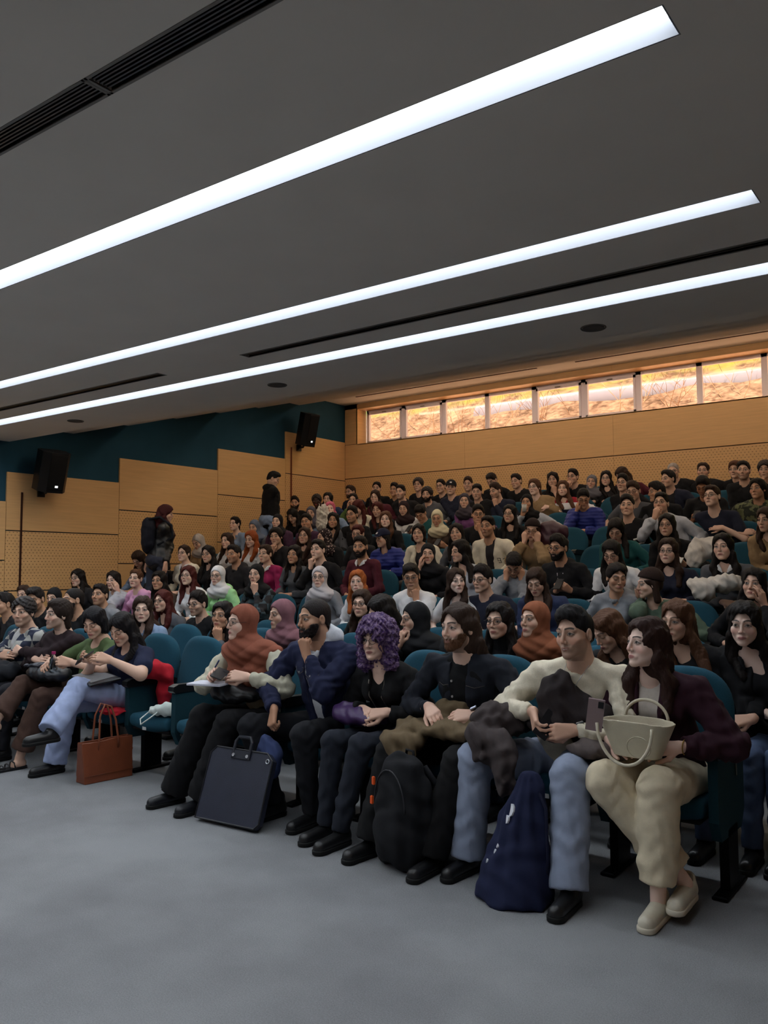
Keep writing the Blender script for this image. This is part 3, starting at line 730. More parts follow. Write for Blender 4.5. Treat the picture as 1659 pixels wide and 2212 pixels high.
# ------------------------------------------------------------------ the room
XW, YB, ZC = -11.0, 13.6, 3.31
XR, YF = 3.4, -5.0
HY = lambda r: 4.0+.95*(r-1)                                   # head line of each row
FZ = {1: 0, 2: 0, 3: 0, 4: .24, 5: .52, 6: .79, 7: 1.06, 8: 1.33, 9: 1.60, 10: 1.87}
WOOD = (216, 172, 118); M_wood = mat('wood', WOOD); M_perf = mat('perf', WOOD); M_groove = mat('plaster', (40, 22, 14))
M_teal = mat('felt', (34, 72, 90)); M_ceil = mat('plaster', (222, 217, 208)); M_carpet = mat('carpet', (122, 123, 126))
struct('floor', MB().box(XW, XR, YF, 6.36, -.12, 0).mesh(), M_carpet)
for r in range(4, 11):
    y0 = HY(r)-.49; y1 = HY(r+1)-.49 if r < 10 else YB
    struct('floor', MB().box(XW, XR, y0, y1, -.12, FZ[r]).mesh(), M_carpet)
struct('wall_left', MB().box(XW-.25, XW-.03, YF, YB+.3, -.1, 6).mesh(), M_teal)
struct('wall_right', MB().box(XR, XR+.2, YF, YB+.3, -.1, 6).mesh(), M_wood)
struct('wall_front', MB().box(XW-.2, XR+.2, YF-.2, YF, -.1, 6).mesh(), M_wood)
tn = [0]
def trim(mesh, m): tn[0] += 1; return struct('trim_%d' % tn[0], mesh, m)
# stepped timber panelling on the left wall: plain board above, drilled board below
for y0, y1, top in ((2.4, 4.3, 2.06), (4.3, 6.21, 2.48), (6.21, 8.04, 2.89), (8.04, 10.07, 3.275), (10.07, 11.79, 3.66), (11.79, 13.6, 4.19)):
    g = .004
    trim(MB().box(XW-.03, XW, y0+g, y1-g, top-.80, top).mesh(), M_wood)
    trim(MB().box(XW-.03, XW, y0+g, y1-g, top-1.63, top-.815).mesh(), M_perf)
    trim(MB().box(XW-.03, XW, y0+g, y1-g, -.1, top-1.645).mesh(), M_wood)
# back wall with its long recessed window
struct('wall_back', MB().box(XW-.2, XR+.2, YB+.03, YB+.32, -.1, 4.13).box(XW-.2, -10.68, YB+.03, YB+.32, 4.13, 5.2).box(-10.68, XR+.2, YB+.03, YB+.32, 4.88, 5.2).mesh(), M_groove)
xs = [XW, -8.1, -5.2, -2.3, .6, XR]
for a, b in zip(xs[:-1], xs[1:]):
    trim(MB().box(a+.002, b-.002, YB, YB+.03, 3.43, 4.13).mesh(), M_wood)
    trim(MB().box(a+.002, b-.002, YB, YB+.03, 1.9, 3.415).mesh(), M_perf)
    trim(MB().box(a+.002, b-.002, YB, YB+.03, 4.88, 5.0).mesh(), M_wood)
trim(MB().box(XW, -10.68, YB, YB+.03, 4.14, 5.0).mesh(), M_wood)
trim(MB().box(-10.70, -10.67, YB, YB+.30, 4.13, 4.88).mesh(), M_wood)                 # reveal
trim(MB().box(-10.68, XR, YB+.0, YB+.31, 4.86, 4.885).mesh(), M_wood)
trim(MB().box(-10.68, XR, YB+.0, YB+.31, 4.115, 4.135).mesh(), M_wood)
# ceiling: one low flat field, then slabs that step up with the seating
ys = [YF, -2.4, -2.2, -.1, .1, 1.0, 1.2, 1.755, 1.855, 2.61, 2.80, 4.18, 4.365, 4.875, 4.96, 5.25, 5.47, 6.23]
holes = {(-2.4, -2.2): [(-10.7, -.82)], (-.1, .1): [(-10.7, -.82)], (1.0, 1.2): [(-10.7, -.82)], (2.61, 2.80): [(-10.7, -.80)], (4.18, 4.365): [(-10.7, -.885)], (5.25, 5.47): [(-10.7, -.40)],
         (1.755, 1.855): [(-6.5, -2.66), (-2.63, -.4)], (4.875, 4.96): [(-10.5, -6.14), (-5.05, -.4)]}
cm = MB()
for a, b in zip(ys[:-1], ys[1:]):
    x = XW
    for h0, h1 in holes.get((a, b), []):
        cm.box(x, h0, a, b, ZC, ZC+.16); x = h1
    cm.box(x, XR, a, b, ZC, ZC+.16)
struct('ceiling', cm.mesh(), M_ceil)
lips = [(6.23, 3.31), (7.22, 3.55), (8.18, 3.80), (9.14, 4.05), (10.10, 4.29), (11.06, 4.53), (12.17, 4.76), (YB+.03, 4.97)]
for (ya, za), (yb, zb) in zip(lips[:-1], lips[1:]):
    m_ = MB(); m_.prism([(ya, zb), (yb, zb), (yb, zb+.30), (ya-.02, zb+.30), (ya-.02, za+.02)], XW, XR, 'x')
    struct('ceiling', m_.mesh(), M_ceil)
m_ = MB().box(XW-.2, XR+.2, YF-.2, YB+.32, 5.3, 5.4); struct('roof', m_.mesh(), M_ceil)
# linear lamps, recessed
lampm = mat('lamp', (240, 248, 255)); whitem = mat('plaster', (116, 118, 123))
def strip(x0, x1, y0, y1, label):
    t = empty('ceiling_light', ((x0+x1)/2, (y0+y1)/2, ZC)); tag(t, label, 'light', 'linear ceiling lights')
    w, l = (y1-y0)/2, (x1-x0)/2
    link('diffuser', MB().box(-l+.008, l-.008, -w+.008, w-.008, .075, .095).mesh(), lampm, t)
    h = MB(); h.box(-l+.001, l-.001, -w+.001, -w+.006, .001, .099).box(-l+.001, l-.001, w-.006, w-.001, .001, .099).box(-l+.001, -l+.006, -w+.006, w-.006, .001, .099).box(l-.006, l-.001, -w+.006, w-.006, .001, .099).box(-l+.001, l-.001, -w+.001, w-.001, .1, .12)
    link('housing', h.mesh(), whitem, t)
strip(-10.7, -.80, 2.61, 2.80, 'wide recessed linear light nearest the camera, ending top right')
strip(-10.7, -.885, 4.18, 4.365, 'recessed linear light, middle one of the three long strips')
strip(-10.7, -.40, 5.25, 5.47, 'thin recessed linear light, lowest strip in the photo, nearest the windows')
for y, lb in ((-2.4, 'farthest'), (-.1, 'middle'), (1.0, 'nearest')): strip(-10.7, -.82, y, y+.2, 'unseen recessed linear light over the stage side, %s from the camera side seats' % lb)  # two strips over and behind the camera are added fill; nearest is inferred
def batten(y, z, label):                 # slim surface lamps under the raised slabs, behind the lips
    t = tag(empty('ceiling_light', (-5.2, y, z)), label, 'light', 'lamps under the stepped ceiling')
    link('diffuser', MB().box(-5.0, 4.2, -.05, .05, -.03, -.01).mesh(), mat('lamp', (255, 236, 214), e=BACK_E), t); link('housing', MB().box(-5.02, 4.22, -.06, .06, -.012, 0).mesh(), whitem, t)
for y, z, lb in ((6.6, 3.55, 'first'), (8.45, 4.05, 'second'), (10.35, 4.53, 'third'), (12.55, 4.97, 'fourth')): batten(y, z, 'slim lamp hidden under the stepped ceiling, %s step from the front' % lb)
def vent(x0, x1, y0, y1, n, label):
    t = empty('air_vent', ((x0+x1)/2, (y0+y1)/2, ZC)); tag(t, label, 'air vent', 'slotted ceiling air vents')
    w, l = (y1-y0)/2, (x1-x0)/2
    link('vent_box', MB().box(-l, l, -w, w, .10, .12).box(-l, l, -w-.01, -w, .002, .12).box(-l, l, w, w+.01, .002, .12).mesh(), mat('plaster', (18, 18, 18)), t)
    for k in range(1, n):
        y = -w+2*w*k/n; link('slat', MB().box(-l, l, y-.0035, y+.0035, .004, .05).mesh(), mat('metal', (120, 120, 120)), t)
    link('frame', MB().box(-l-.012, l+.012, -w-.012, -w, -.003, .004).box(-l-.012, l+.012, w, w+.012, -.003, .004).box(-l-.014, -l, -w-.012, w+.012, -.003, .004).box(l, l+.014, -w-.012, w+.012, -.003, .004).mesh(), mat('plaster', (130, 128, 124)), t)
vent(-6.5, -2.66, 1.755, 1.855, 6, 'slotted air vent at top left, left of the divider')
vent(-2.63, -.4, 1.755, 1.855, 6, 'slotted air vent at top left, right of the divider')
vent(-5.05, -.4, 4.875, 4.96, 3, 'long slotted air vent between the two lower light strips, right')
vent(-10.5, -6.14, 4.875, 4.96, 3, 'slotted air vent between the two lower light strips, left')
for i, (x, y, lb) in enumerate(((-2.39, 5.9, 'right'), (-5.6, 5.88, 'middle'), (-8.86, 5.84, 'left'))):
    t = tag(empty('ceiling_speaker', (x, y, ZC)), 'round grey flush ceiling speaker, %s one below the lowest light strip' % lb, 'speaker', 'round ceiling speakers')
    c_ = [(.09*math.cos(a), .09*math.sin(a)) for a in [2*PI*k/28 for k in range(28)]]
    link('grille', MB().prism([(a*.88, b*.88) for a, b in c_], -.009, -.002, 'z').mesh(), mat('plaster', (84, 82, 80)), t)
    link('rim', MB().tube([(a, b, -.003) for a, b in c_], .006, 6, True).mesh(smooth=True), mat('plaster', (110, 108, 105)), t)
for x0, x1, lb in ((-10.25, -6.3, 'left'), (-5.6, -2.2, 'right'), (-2.15, 1, 'far right')):
    tag(link('slot_diffuser', MB().box(0, x1-x0, 0, .035, -.004, .01).box(0, x1-x0, .012, .022, -.006, .0).mesh(), mat('plaster', (70, 45, 32)), None, (x0, 13.0, 4.967)), 'thin dark slot diffuser in the soffit above the windows, '+lb, 'air vent', 'soffit slot diffusers')
# window units
M_frame = mat('plastic', (235, 228, 236)); M_pane = mat('pane', (255, 232, 214))
panes = [(-10.64, -9.70, 1), (-9.70, -8.73, 1), (-8.73, -7.765, 0), (-7.765, -6.785, 0), (-6.785, -5.83, 1), (-5.83, -4.85, 1), (-4.85, -3.845, 0), (-3.845, -2.86, 0), (-2.86, -1.88, 0), (-1.88, -.9, 1)]
for k, (a, b, op) in enumerate(panes):
    y = 13.88; z0, z1 = 4.135, 4.865; t1 = .045; fr = MB()
    fr.box(a, a+t1, y, y+.06, z0, z1).box(b-t1, b, y, y+.06, z0, z1).box(a, b, y, y+.06, z0, z0+.05).box(a, b, y, y+.06, z1-.06, z1)
    if op:
        e = .035; fr.box(a+t1, a+t1+e, y-.02, y+.04, z0+.04, z1-.05).box(b-t1-e, b-t1, y-.02, y+.04, z0+.04, z1-.05).box(a+t1, b-t1, y-.02, y+.04, z0+.04, z0+.08).box(a+t1, b-t1, y-.02, y+.04, z1-.10, z1-.05)
    w = struct('window_%d' % (k+1), fr.mesh(), M_frame)
    link('pane', MB().box(a+.04, b-.04, y+.02, y+.026, z0+.04, z1-.05).mesh(), M_pane, w)
    if op: link('latch', MB().box((a+b)/2-.05, (a+b)/2+.05, y-.04, y-.02, z1-.085, z1-.065, .005).mesh(), mat('plastic', (150, 140, 135)), w)
# outside: a sunlit bank with a pale pipe along it and bare shrubs
bm = MB(); nx, ny = 60, 30; rb = random.Random(3); X0, X1 = -34, 12
for j in range(ny+1):
    for i in range(nx+1):
        y = 16.1+j*.45; bm.v.append((X0+(X1-X0)*i/nx, y, 3.9+(y-16.1)*.85+(rb.uniform(-.10, .10) if j else 0)))
for j in range(ny):
    for i in range(nx): q = j*(nx+1)+i; bm.f.append((q, q+1, q+nx+2, q+nx+1))
struct('ground', bm.mesh(smooth=True), mat('bank')); struct('ground', MB().box(X0, X1, 13.95, 16.12, 3.7, 3.95).mesh(), mat('plaster', (246, 226, 206)))  # pale strip below the sightline, added to bounce sunlight up to the soffit
p_ = at_y(1350, 853, 18.0); x0 = at_y(1035, 890, 18.0).x
tag(link('drain_pipe', MB().tube([(x0+k*1.2, 18.0, p_.z-.10+.02*math.sin(k)) for k in range(16)], .29, 16).mesh(smooth=True), mat('plaster', (112, 120, 140))), 'thick pale pipe lying along the sunlit bank outside the windows', 'pipe')
def shrub(x, y, z, h, col, label, n=14, seed=0):
    r_ = random.Random(seed); t = tag(empty('bare_shrub', (x, y, z)), label, 'shrub', 'bare shrubs outside the windows'); b = MB()
    def br(p, d, l, r, dep):
        pts = [p]; q = Vector(p); dd = Vector(d)
        for i in range(4):
            dd = (dd+Vector((r_.uniform(-.25, .25), r_.uniform(-.2, .2), r_.uniform(-.15, .2)))).normalized(); q = q+dd*l/4; pts.append(tuple(q))
            if dep > 0 and i > 0: br(tuple(q), dd+Vector((r_.uniform(-.9, .9), r_.uniform(-.5, .5), r_.uniform(-.3, .5))), l*.6, r*.6, dep-1)
        b.tube(pts, [r, r*.85, r*.7, r*.5, r*.3], 5)
    for k in range(n): br((r_.uniform(-.6, .6), r_.uniform(-.2, .2), 0), (r_.uniform(-1, 1), r_.uniform(-.3, .1), r_.uniform(.3, 1)), h*r_.uniform(.5, 1), .0075, 2)
    link('twigs', b.mesh(smooth=True), mat('bark', col), t)
for k, (px_, lb) in enumerate(((830, 'first window from the left'), (915, 'second window'), (1005, 'third window'), (1110, 'fourth window'), (1210, 'fifth window'), (1330, 'sixth window'), (1450, 'seventh window'), (1600, 'eighth window'))):
    q = at_y(px_, 930-(px_-830)*.09, 17.2); shrub(q.x, 17.2, max(q.z-.55, 4.7), 1.3, (176, 152, 126) if k % 2 else (140, 112, 88), 'tangled bare shrub on the bank seen through the '+lb, 6, k+5)
q = at_y(1313, 890, 19.5); t = tag(empty('tree', (q.x, 19.5, q.z-1.0)), 'bare tree with a forked trunk behind the pipe, seen through the sixth window', 'tree')
b = MB(); b.tube([(0, 0, 0), (.05, 0, .7), (.0, 0, 1.3), (-.1, 0, 1.7)], [.19, .16, .15, .12], 10)
link('trunk', b.mesh(smooth=True), mat('bark', (170, 120, 86)), t)
b = MB(); b.tube([(0, 0, 1.25), (.35, 0, 1.5), (.6, 0, 1.7), (.8, .1, 2.3)], [.11, .08, .07, .05], 8).tube([(-.05, 0, 1.4), (-.5, 0, 1.75), (-1.1, 0, 1.9), (-1.8, .1, 2.2)], [.09, .06, .05, .03], 8).tube([(.4, 0, 1.5), (1.2, -.1, 1.55), (2.4, -.1, 1.3)], [.05, .035, .02], 6)
link('branches', b.mesh(smooth=True), mat('bark', (150, 105, 76)), t)
# wall speakers
def speaker(loc, rz, w, h, d, label, cable):
    t = tag(empty('wall_speaker', loc, rz), label, 'speaker', 'black wall speakers')
    tl = Matrix.Rotation(math.radians(-14), 4, 'X')
    c = MB().prism([(-w/2, -d*.2), (-w*.30, -d*.5), (w*.30, -d*.5), (w/2, -d*.2), (w/2, d*.3), (w*.36, d*.5), (-w*.36, d*.5), (-w/2, d*.3)], -h/2, h/2, 'z')
    o = link('cabinet', c.mesh(), mat('plastic', (20, 20, 22)), t); o.rotation_euler = (math.radians(17), 0, 0)
    g = MB().box(-w*.29, w*.29, -d*.5-.008, -d*.5, -h*.42, h*.46, .004); link('grille', g.mesh(), mat('plaster', (9, 9, 11)), o)
    link('power_light', MB().box(-w*.02, w*.08, -d*.5-.014, -d*.5-.008, -h*.36, -h*.31).mesh(), mat('lamp', (255, 255, 255), e=1.5), o)
    b = MB().tube([(0, d*.3, -h*.42), (0, d*.5, -h*.52), (0, d*.9, -h*.52)], .022, 8).box(-.05, .05, d*.86, d*.9+.02, -h*.62, -h*.42); link('bracket', b.mesh(), mat('metal', (60, 60, 62)), t)
    (x, y, z0, z1, col) = cable
    tag(link('cable_duct', MB().box(0, .02, 0, .022, z0, z1).mesh(), mat('plastic', col), None, (x, y, 0)), 'thin cable duct on the timber wall below the '+label.split(',')[0], 'cable duct')
q = at_y(76, 1022, 6.66); speaker((XW+.36, 6.66, q.z), math.radians(84), .40, .56, .34, 'black wall speaker at the far left, above the lower panels', (XW+.001, 6.42, 1.26, 2.62, (52, 22, 16)))
q = at_y(634, 932, 12.05); speaker((XW+.34, 12.05, q.z), math.radians(76), .34, .62, .34, 'black wall speaker near the corner, above the standing person', (XW+.001, 11.93, 2.2, 3.9, (110, 50, 36)))

# ------------------------------------------------------------------ seats
M_seat = mat('seat', (28, 74, 92)); M_side = mat('seat', (16, 54, 64)); M_blk = mat('plastic', (20, 20, 22)); M_leg = mat('metal', (30, 30, 32), rough=.5)
def back_f(P):
    x, y, z = P[:, 0], P[:, 1], P[:, 2]
    zz = z-.74; w = .245-.035*np.clip((.72-z)/.3, 0, 1)
    ux = np.abs(x)/w; uz = np.clip(zz/.265, -1.3, 1.3)
    n = np.where(zz > 0, (ux**2.6+np.abs(uz)**2.6), (ux**6+np.abs(uz*.82)**6))
    e = np.where(zz > 0, n**(1/2.6), n**(1/6))
    d2 = (e-1)*.24
    yc = .23+.20*(z-.42)-.055*(1-(x/.25)**2)*(z > -1)
    dy = np.abs(y-yc)-.038
    return smax(d2, dy, .05)*.8
def cush_f(P): return smin(rbox(P, (0, .0, .41), (.225, .235, .048), .04), ell(P, (0, -.17, .395), (.215, .075, .06)), .02)+.012*0
BM = raw_mesh('backrest', *sdf_mesh(back_f, (-.28, .05, .38), (.28, .5, 1.06), .012)); BM.materials.append(M_seat)
CM = raw_mesh('seat', *sdf_mesh(cush_f, (-.26, -.29, .32), (.26, .28, .50), .012)); CM.materials.append(M_seat)
KM = MB().prism([(-.20, -.3+.72), (-.20, .30), (.20, .30), (.20, .42)], 0, .01, 'y').mesh()
SHELL = MB(); 
for k in range(1): SHELL.box(-.205, .205, -.20, .22, .335, .365, .01)
SHM = SHELL.mesh(); SHM.materials.append(M_blk)
arm = MB(); arm.v = []
ARM = MB().prism([(-.24, .655), (-.235, .685), (-.19, .70), (.16, .69), (.24, .665), (.24, .64), (-.22, .64)], -.030, .030, 'x').mesh(); ARM.materials.append(M_blk)
PAN = MB().prism([(-.21, .64), (-.215, .36), (-.17, .27), (.18, .26), (.24, .34), (.24, .64)], -.022, .022, 'x').mesh(); PAN.materials.append(M_side)
PED = MB().box(-.022, .022, -.06, .10, .02, .30).box(-.035, .035, -.16, .20, 0, .022, .006).mesh(); PED.materials.append(M_leg)
BOLT = MB().prism([(.006*math.cos(a), .006*math.sin(a)) for a in [2*PI*k/10 for k in range(10)]], .022, .028, 'z').mesh(); BOLT.materials.append(M_leg)
PLATE = MB().box(-.02, .02, -.242, -.238, .355, .385).mesh(); PLATE.materials.append(mat('plastic', (205, 208, 210)))
def seat(x, yh, z, label, group, right=True, left=False, front=False):
    t = tag(empty('auditorium_seat', (x, yh, z)), label, 'seat', group)
    def pt(name, me, lx=0, par=t):
        o = bpy.data.objects.new(name, me); COL.objects.link(o); o.parent = par; o.location = (lx, 0, 0); return o
    pt('backrest', BM); c = pt('seat', CM); pt('seat_shell', SHM)
    if front: pt('number_plate', PLATE, -.02, c)
    for lx in ([-.265] if right else [])+([.265] if left else []):
        a = pt('armrest', ARM, lx); pt('side_panel', PAN, lx); l = pt('leg', PED, lx)
    return t

# ------------------------------------------------------------------ the audience
CL = dict(K=(24, 24, 27), k=(38, 37, 40), N=(33, 37, 54), n=(44, 54, 84), G=(86, 88, 94), g=(132, 134, 140), l=(178, 182, 192), W=(226, 226, 228), C=(222, 214, 194), B=(150, 124, 92), b=(66, 52, 44),
          P=(226, 168, 206), M=(80, 30, 42), m=(150, 36, 84), V=(126, 78, 128), v=(70, 44, 66), T=(30, 82, 84), E=(88, 104, 88), e=(170, 226, 160), R=(150, 28, 44), U=(38, 50, 128), u=(130, 150, 178), Z=(92, 74, 82), O=(80, 100, 52), F=(104, 108, 78))
HC = dict(k=(26, 21, 20), b=(48, 33, 26), B=(82, 54, 38), r=(70, 26, 24), a=(140, 70, 34), o=(156, 84, 40), g=(80, 78, 76), p=(222, 96, 122), w=(150, 142, 136))
SK = dict(a=(230, 194, 174), b=(216, 177, 154), c=(197, 153, 125), d=(160, 115, 88), e=(74, 48, 38), f=(238, 206, 190))
AUD = [  # row, px, py, turn to the left of the photo, pitch, skin, hair, hair colour, top, colour, pose, flags, who
 (2, 8, 1304, 62, 0, 'c', 's', 'k', 'jkt', 'k', 'lap', '', 'dark jacket over pale collar'),
 (2, 76, 1294, 30, -12, 'c', 's', 'k', 'hood', 'K', 'lap', 't', 'black hoodie, looking down'),
 (2, 157, 1296, 62, 0, 'c', 'b', 'k', 'crew', 'K', 'lap', 'f', 'black sweater, dark beard'),
 (2, 308, 1316, 8, -2, 'a', 'L', 'b', 'jkt', 'u', 'knee', 'F', 'pale denim jacket'),
 (2, 480, 1330, 30, 4, 'c', 'L', 'k', 'crew', 'G', ('knee', 'chin'), 'F', 'grey sleeves, fist under chin'),
 (2, 607, 1326, 62, -4, 'b', 'H', 'k', 'crew', 'K', 'lap', 'F', 'mauve headscarf'),
 (2, 822, 1322, 60, -20, 'b', 'L', 'k', 'crew', 'K', 'lap', 'Fd', 'black top, head lowered'),
 (2, 895, 1336, 66, -4, 'b', 'H', 'k', 'coat', 'K', ('mouth', 'lap'), 'FgS', 'black headscarf, laughing behind a hand'),
 (2, 1078, 1340, 28, -2, 'b', 'L', 'k', 'crew', 'K', 'lap', 'FgT', 'black roll neck and glasses'),
 (2, 1154, 1338, 44, 3, 'b', 'H', 'k', 'jkt', 'Z', 'lap', 'F', 'rust headscarf and taupe jacket'),
 (2, 1312, 1362, 50, -30, 'b', 'L', 'B', 'jkt', 'K', 'lap', 'Fd', 'dark jacket, bent forward'),
 (2, 1462, 1340, 30, -4, 'b', 'L', 'B', 'crew', 'K', 'lap', 'F', 'black top, dark scarf'),
 (2, 1608, 1346, 10, -6, 'f', 'G', 'k', 'jkt', 'K', 'lap', 'F', 'black zipped jacket, clasped hands'),
 (3, 51, 1284, 30, -4, 'b', 'T', 'b', 'crew', 'k', 'lap', 'F', 'dark top'),
 (3, 116, 1290, 30, -10, 'b', 'H', 'k', 'crew', 'K', 'lap', 'F', 'black headscarf'),
 (3, 216, 1285, 34, 6, 'c', 's', 'k', 'hood', 'g', 'lap', 't', 'grey hooded jacket'),
 (3, 351, 1298, 40, 2, 'b', 'L', 'r', 'jkt', 'G', 'lap', 'Fg', 'grey jacket and glasses'),
 (3, 427, 1303, 44, -6, 'b', 's', 'k', 'jkt', 'K', 'lap', 'gt', 'black jacket and square glasses'),
 (3, 781, 1303, 22, -2, 'b', 'L', 'b', 'crew', 'K', 'lap', 'FgS', 'black top, smiling, round glasses'),
 (4, 167, 1248, 40, -4, 'a', 'L', 'k', 'jkt', 'k', 'lap', 'Fg', 'dark jacket and thin glasses'),
 (4, 244, 1253, 30, -2, 'a', 'B', 'k', 'crew', 'l', ('lap', 'cheek'), 'F', 'pale top, cheek in hand'),
 (4, 293, 1249, 26, 2, 'a', 'T', 'B', 'crew', 'P', 'lap', 'F', 'pink sweatshirt'),
 (4, 343, 1254, 30, 0, 'c', 'L', 'k', 'crew', 'b', 'lap', 'F', 'brown top'),
 (4, 406, 1243, 30, 2, 'a', 'L', 'r', 'crew', 'W', 'lap', 'Fg', 'white sweater, glasses'),
 (4, 470, 1243, 26, -2, 'a', 'H', 'k', 'hood', 'e', 'lap', 'Fg', 'white headscarf, pale green hoodie'),
 (4, 553, 1240, 24, 0, 'b', 'H', 'k', 'shirt', 'k', ('lap', 'chin'), 'F', 'black headscarf and plaid sleeves'),
 (4, 690, 1246, 14, 0, 'a', 'H', 'k', 'v', 'g', 'lap', 'Fgo', 'floral headscarf and grey cardigan'),
 (4, 772, 1256, 12, 0, 'a', 'L', 'o', 'crew', 'W', 'lap', 'F', 'white sweatshirt, hands in lap'),
 (4, 888, 1244, 4, -14, 'c', 's', 'k', 'crew', 'W', ('lap', 'chin'), 'g', 'white sweatshirt and wristwatch'),
 (4, 986, 1254, -16, -2, 'f', 'L', 'b', 'tee', 'W', 'lap', 'F', 'white t-shirt, looking right'),
 (4, 1042, 1250, 36, -6, 'b', 's', 'k', 'tee', 'N', 'lap', 'g', 'navy t-shirt and glasses'),
 (4, 1158, 1256, 16, -24, 'b', 'L', 'b', 'jkt', 'n', 'lap', 'Fd', 'dark denim jacket, head lowered'),
 (4, 1332, 1246, -18, -14, 'c', 'T', 'k', 'hood', 'g', 'lap', 'FdS', 'grey hoodie, laughing'),
 (4, 1402, 1260, 70, -6, 'b', 'N', 'b', 'jkt', 'E', ('cheek', 'lap'), 'F', 'green jacket and brown beanie'),
 (4, 1628, 1260, 14, 0, 'b', 'L', 'k', 'crew', 'K', ('lap', 'cheek'), 'F', 'black sweater, cheek in hand'),
 (5, 299, 1208, 40, -42, 'b', 'L', 'b', 'shirt', 'u', 'lap', 'Fd', 'pale blue shirt, bent forward'),
 (5, 348, 1213, 44, -14, 'b', 'B', 'k', 'jkt', 'k', ('cheek', 'lap'), 'Fd', 'dark jacket, cheek in hand'),
 (5, 397, 1195, 36, 2, 'a', 'T', 'b', 'jkt', 'C', 'lap', 'Fgo', 'cream jacket and white collar'),
 (5, 449, 1197, 30, -2, 'b', 'L', 'k', 'jkt', 'K', 'lap', 'Fg', 'black jacket, white glasses'),
 (5, 505, 1197, 40, 0, 'c', 's', 'k', 'hood', 'k', 'lap', 't', 'charcoal hoodie'),
 (5, 573, 1196, 34, 0, 'b', 'T', 'b', 'crew', 'm', 'lap', 'Fo', 'magenta sweater, white collar'),
 (5, 635, 1198, 24, 0, 'c', 'L', 'k', 'jkt', 'G', 'lap', 'F', 'grey cardigan over black'),
 (5, 687, 1187, 34, 2, 'a', 's', 'k', 'crew', 'K', ('chin', 'lap'), '', 'black sweater, hand at chin'),
 (5, 778, 1180, 20, -6, 'c', 's', 'k', 'crew', 'M', 'lap', 'fo', 'maroon sweater, white collar'),
 (5, 925, 1196, 4, -2, 'b', 'H', 'k', 'jkt', 'K', ('cheek', 'lap'), 'F', 'black jacket, sunglasses on head'),
 (5, 993, 1190, 58, -8, 'b', 'L', 'k', 'crew', 'l', 'lap', 'FS', 'pale top, smiling to the side'),
 (5, 1110, 1218, 10, -50, 'c', 's', 'k', 'hood', 'g', 'face', 'd', 'grey hoodie, bent over with face in hand'),
 (5, 1206, 1182, 34, -8, 'c', 's', 'k', 'hood', 'K', 'phone', 'gfS', 'black hoodie holding a phone'),
 (5, 1321, 1194, 14, -26, 'b', 'L', 'k', 'crew', 'W', 'lap', 'Fgd', 'white sweatshirt, looking down'),
 (5, 1443, 1190, 14, 0, 'a', 'L', 'b', 'v', 'N', 'lap', 'Fg', 'navy v-neck and glasses'),
 (5, 1561, 1181, 18, 0, 'a', 'L', 'k', 'crew', 'G', 'lap', 'Fo', 'grey knit, white collar, coat on lap'),
 (6, 428, 1170, 44, -30, 'b', 'H', 'k', 'jkt', 'B', 'lap', 'Fd', 'grey headscarf, head lowered'),
 (6, 490, 1168, 36, -2, 'a', 'L', 'b', 'tee', 'W', 'lap', 'F', 'white top, dark hair'),
 (6, 542, 1164, 34, -12, 'a', 'L', 'a', 'crew', 'W', 'lap', 'Fd', 'white sweatshirt, auburn hair'),
 (6, 596, 1158, 20, -6, 'b', 'm', 'k', 'jkt', 'k', ('chin', 'lap'), '', 'dark jacket, fist at mouth'),
 (6, 657, 1157, 16, 2, 'b', 'L', 'b', 'coat', 'b', 'lap', 'Fg', 'brown coat and glasses'),
 (6, 700, 1160, 66, -4, 'b', 'H', 'k', 'coat', 'K', 'lap', 'Fp', 'dotted black headscarf'),
 (6, 773, 1152, 20, -10, 'b', 'T', 'r', 'crew', 'k', 'lap', 'Fg', 'dark top and red scarf'),
 (6, 826, 1162, 50, -8, 'b', 'K', 'k', 'puf', 'U', 'lap', 'F', 'navy cap and blue puffer jacket'),
 (6, 904, 1152, 14, 0, 'b', 'B', 'k', 'jkt', 'C', 'lap', 'F', 'cream jacket over black'),
 (6, 986, 1151, 14, 0, 'b', 'L', 'k', 'jkt', 'G', 'lap', 'F', 'grey jacket, long dark hair'),
 (6, 1053, 1137, 24, 0, 'c', 's', 'k', 'jkt', 'C', 'lap', 't', 'cream jacket numbered 91'),
 (6, 1150, 1144, 10, -16, 'b', 'N', 'b', 'coat', 'B', 'face', 'Fgd', 'tan coat, both hands at face'),
 (6, 1330, 1144, 10, -34, 'b', 'L', 'k', 'crew', 'T', 'lap', 'Fd', 'teal sweater, hair over face'),
 (6, 1440, 1134, 14, 0, 'b', 'L', 'k', 'crew', 'K', 'phone', 'Fg', 'black top, holding a pen'),
 (6, 1655, 1122, 30, -6, 'b', 'G', 'b', 'jkt', 'B', 'lap', 'F', 'tan jacket at the edge'),
 (7, 507, 1131, 38, 0, 'a', 'T', 'k', 'shirt', 'u', 'lap', 'F', 'grey denim shirt'),
 (7, 549, 1138, 30, -12, 'b', 'H', 'k', 'crew', 'G', 'lap', 'F', 'blue-grey headscarf'),
 (7, 599, 1126, 26, 0, 'a', 'H', 'k', 'coat', 'v', 'lap', 'F', 'black headscarf, purple quilted coat'),
 (7, 662, 1127, 22, -2, 'c', 's', 'k', 'crew', 'v', 'lap', '', 'plum sweater'),
 (7, 720, 1124, 10, 0, 'c', 'L', 'k', 'jkt', 'G', 'lap', 'F', 'grey jacket'),
 (7, 760, 1112, 26, 0, 'c', 'q', 'k', 'jkt', 'K', 'lap', 'gt', 'black jacket and moustache'),
 (7, 833, 1122, 10, 0, 'f', 'L', 'B', 'crew', 'K', 'lap', 'F', 'black sweater, brown hair'),
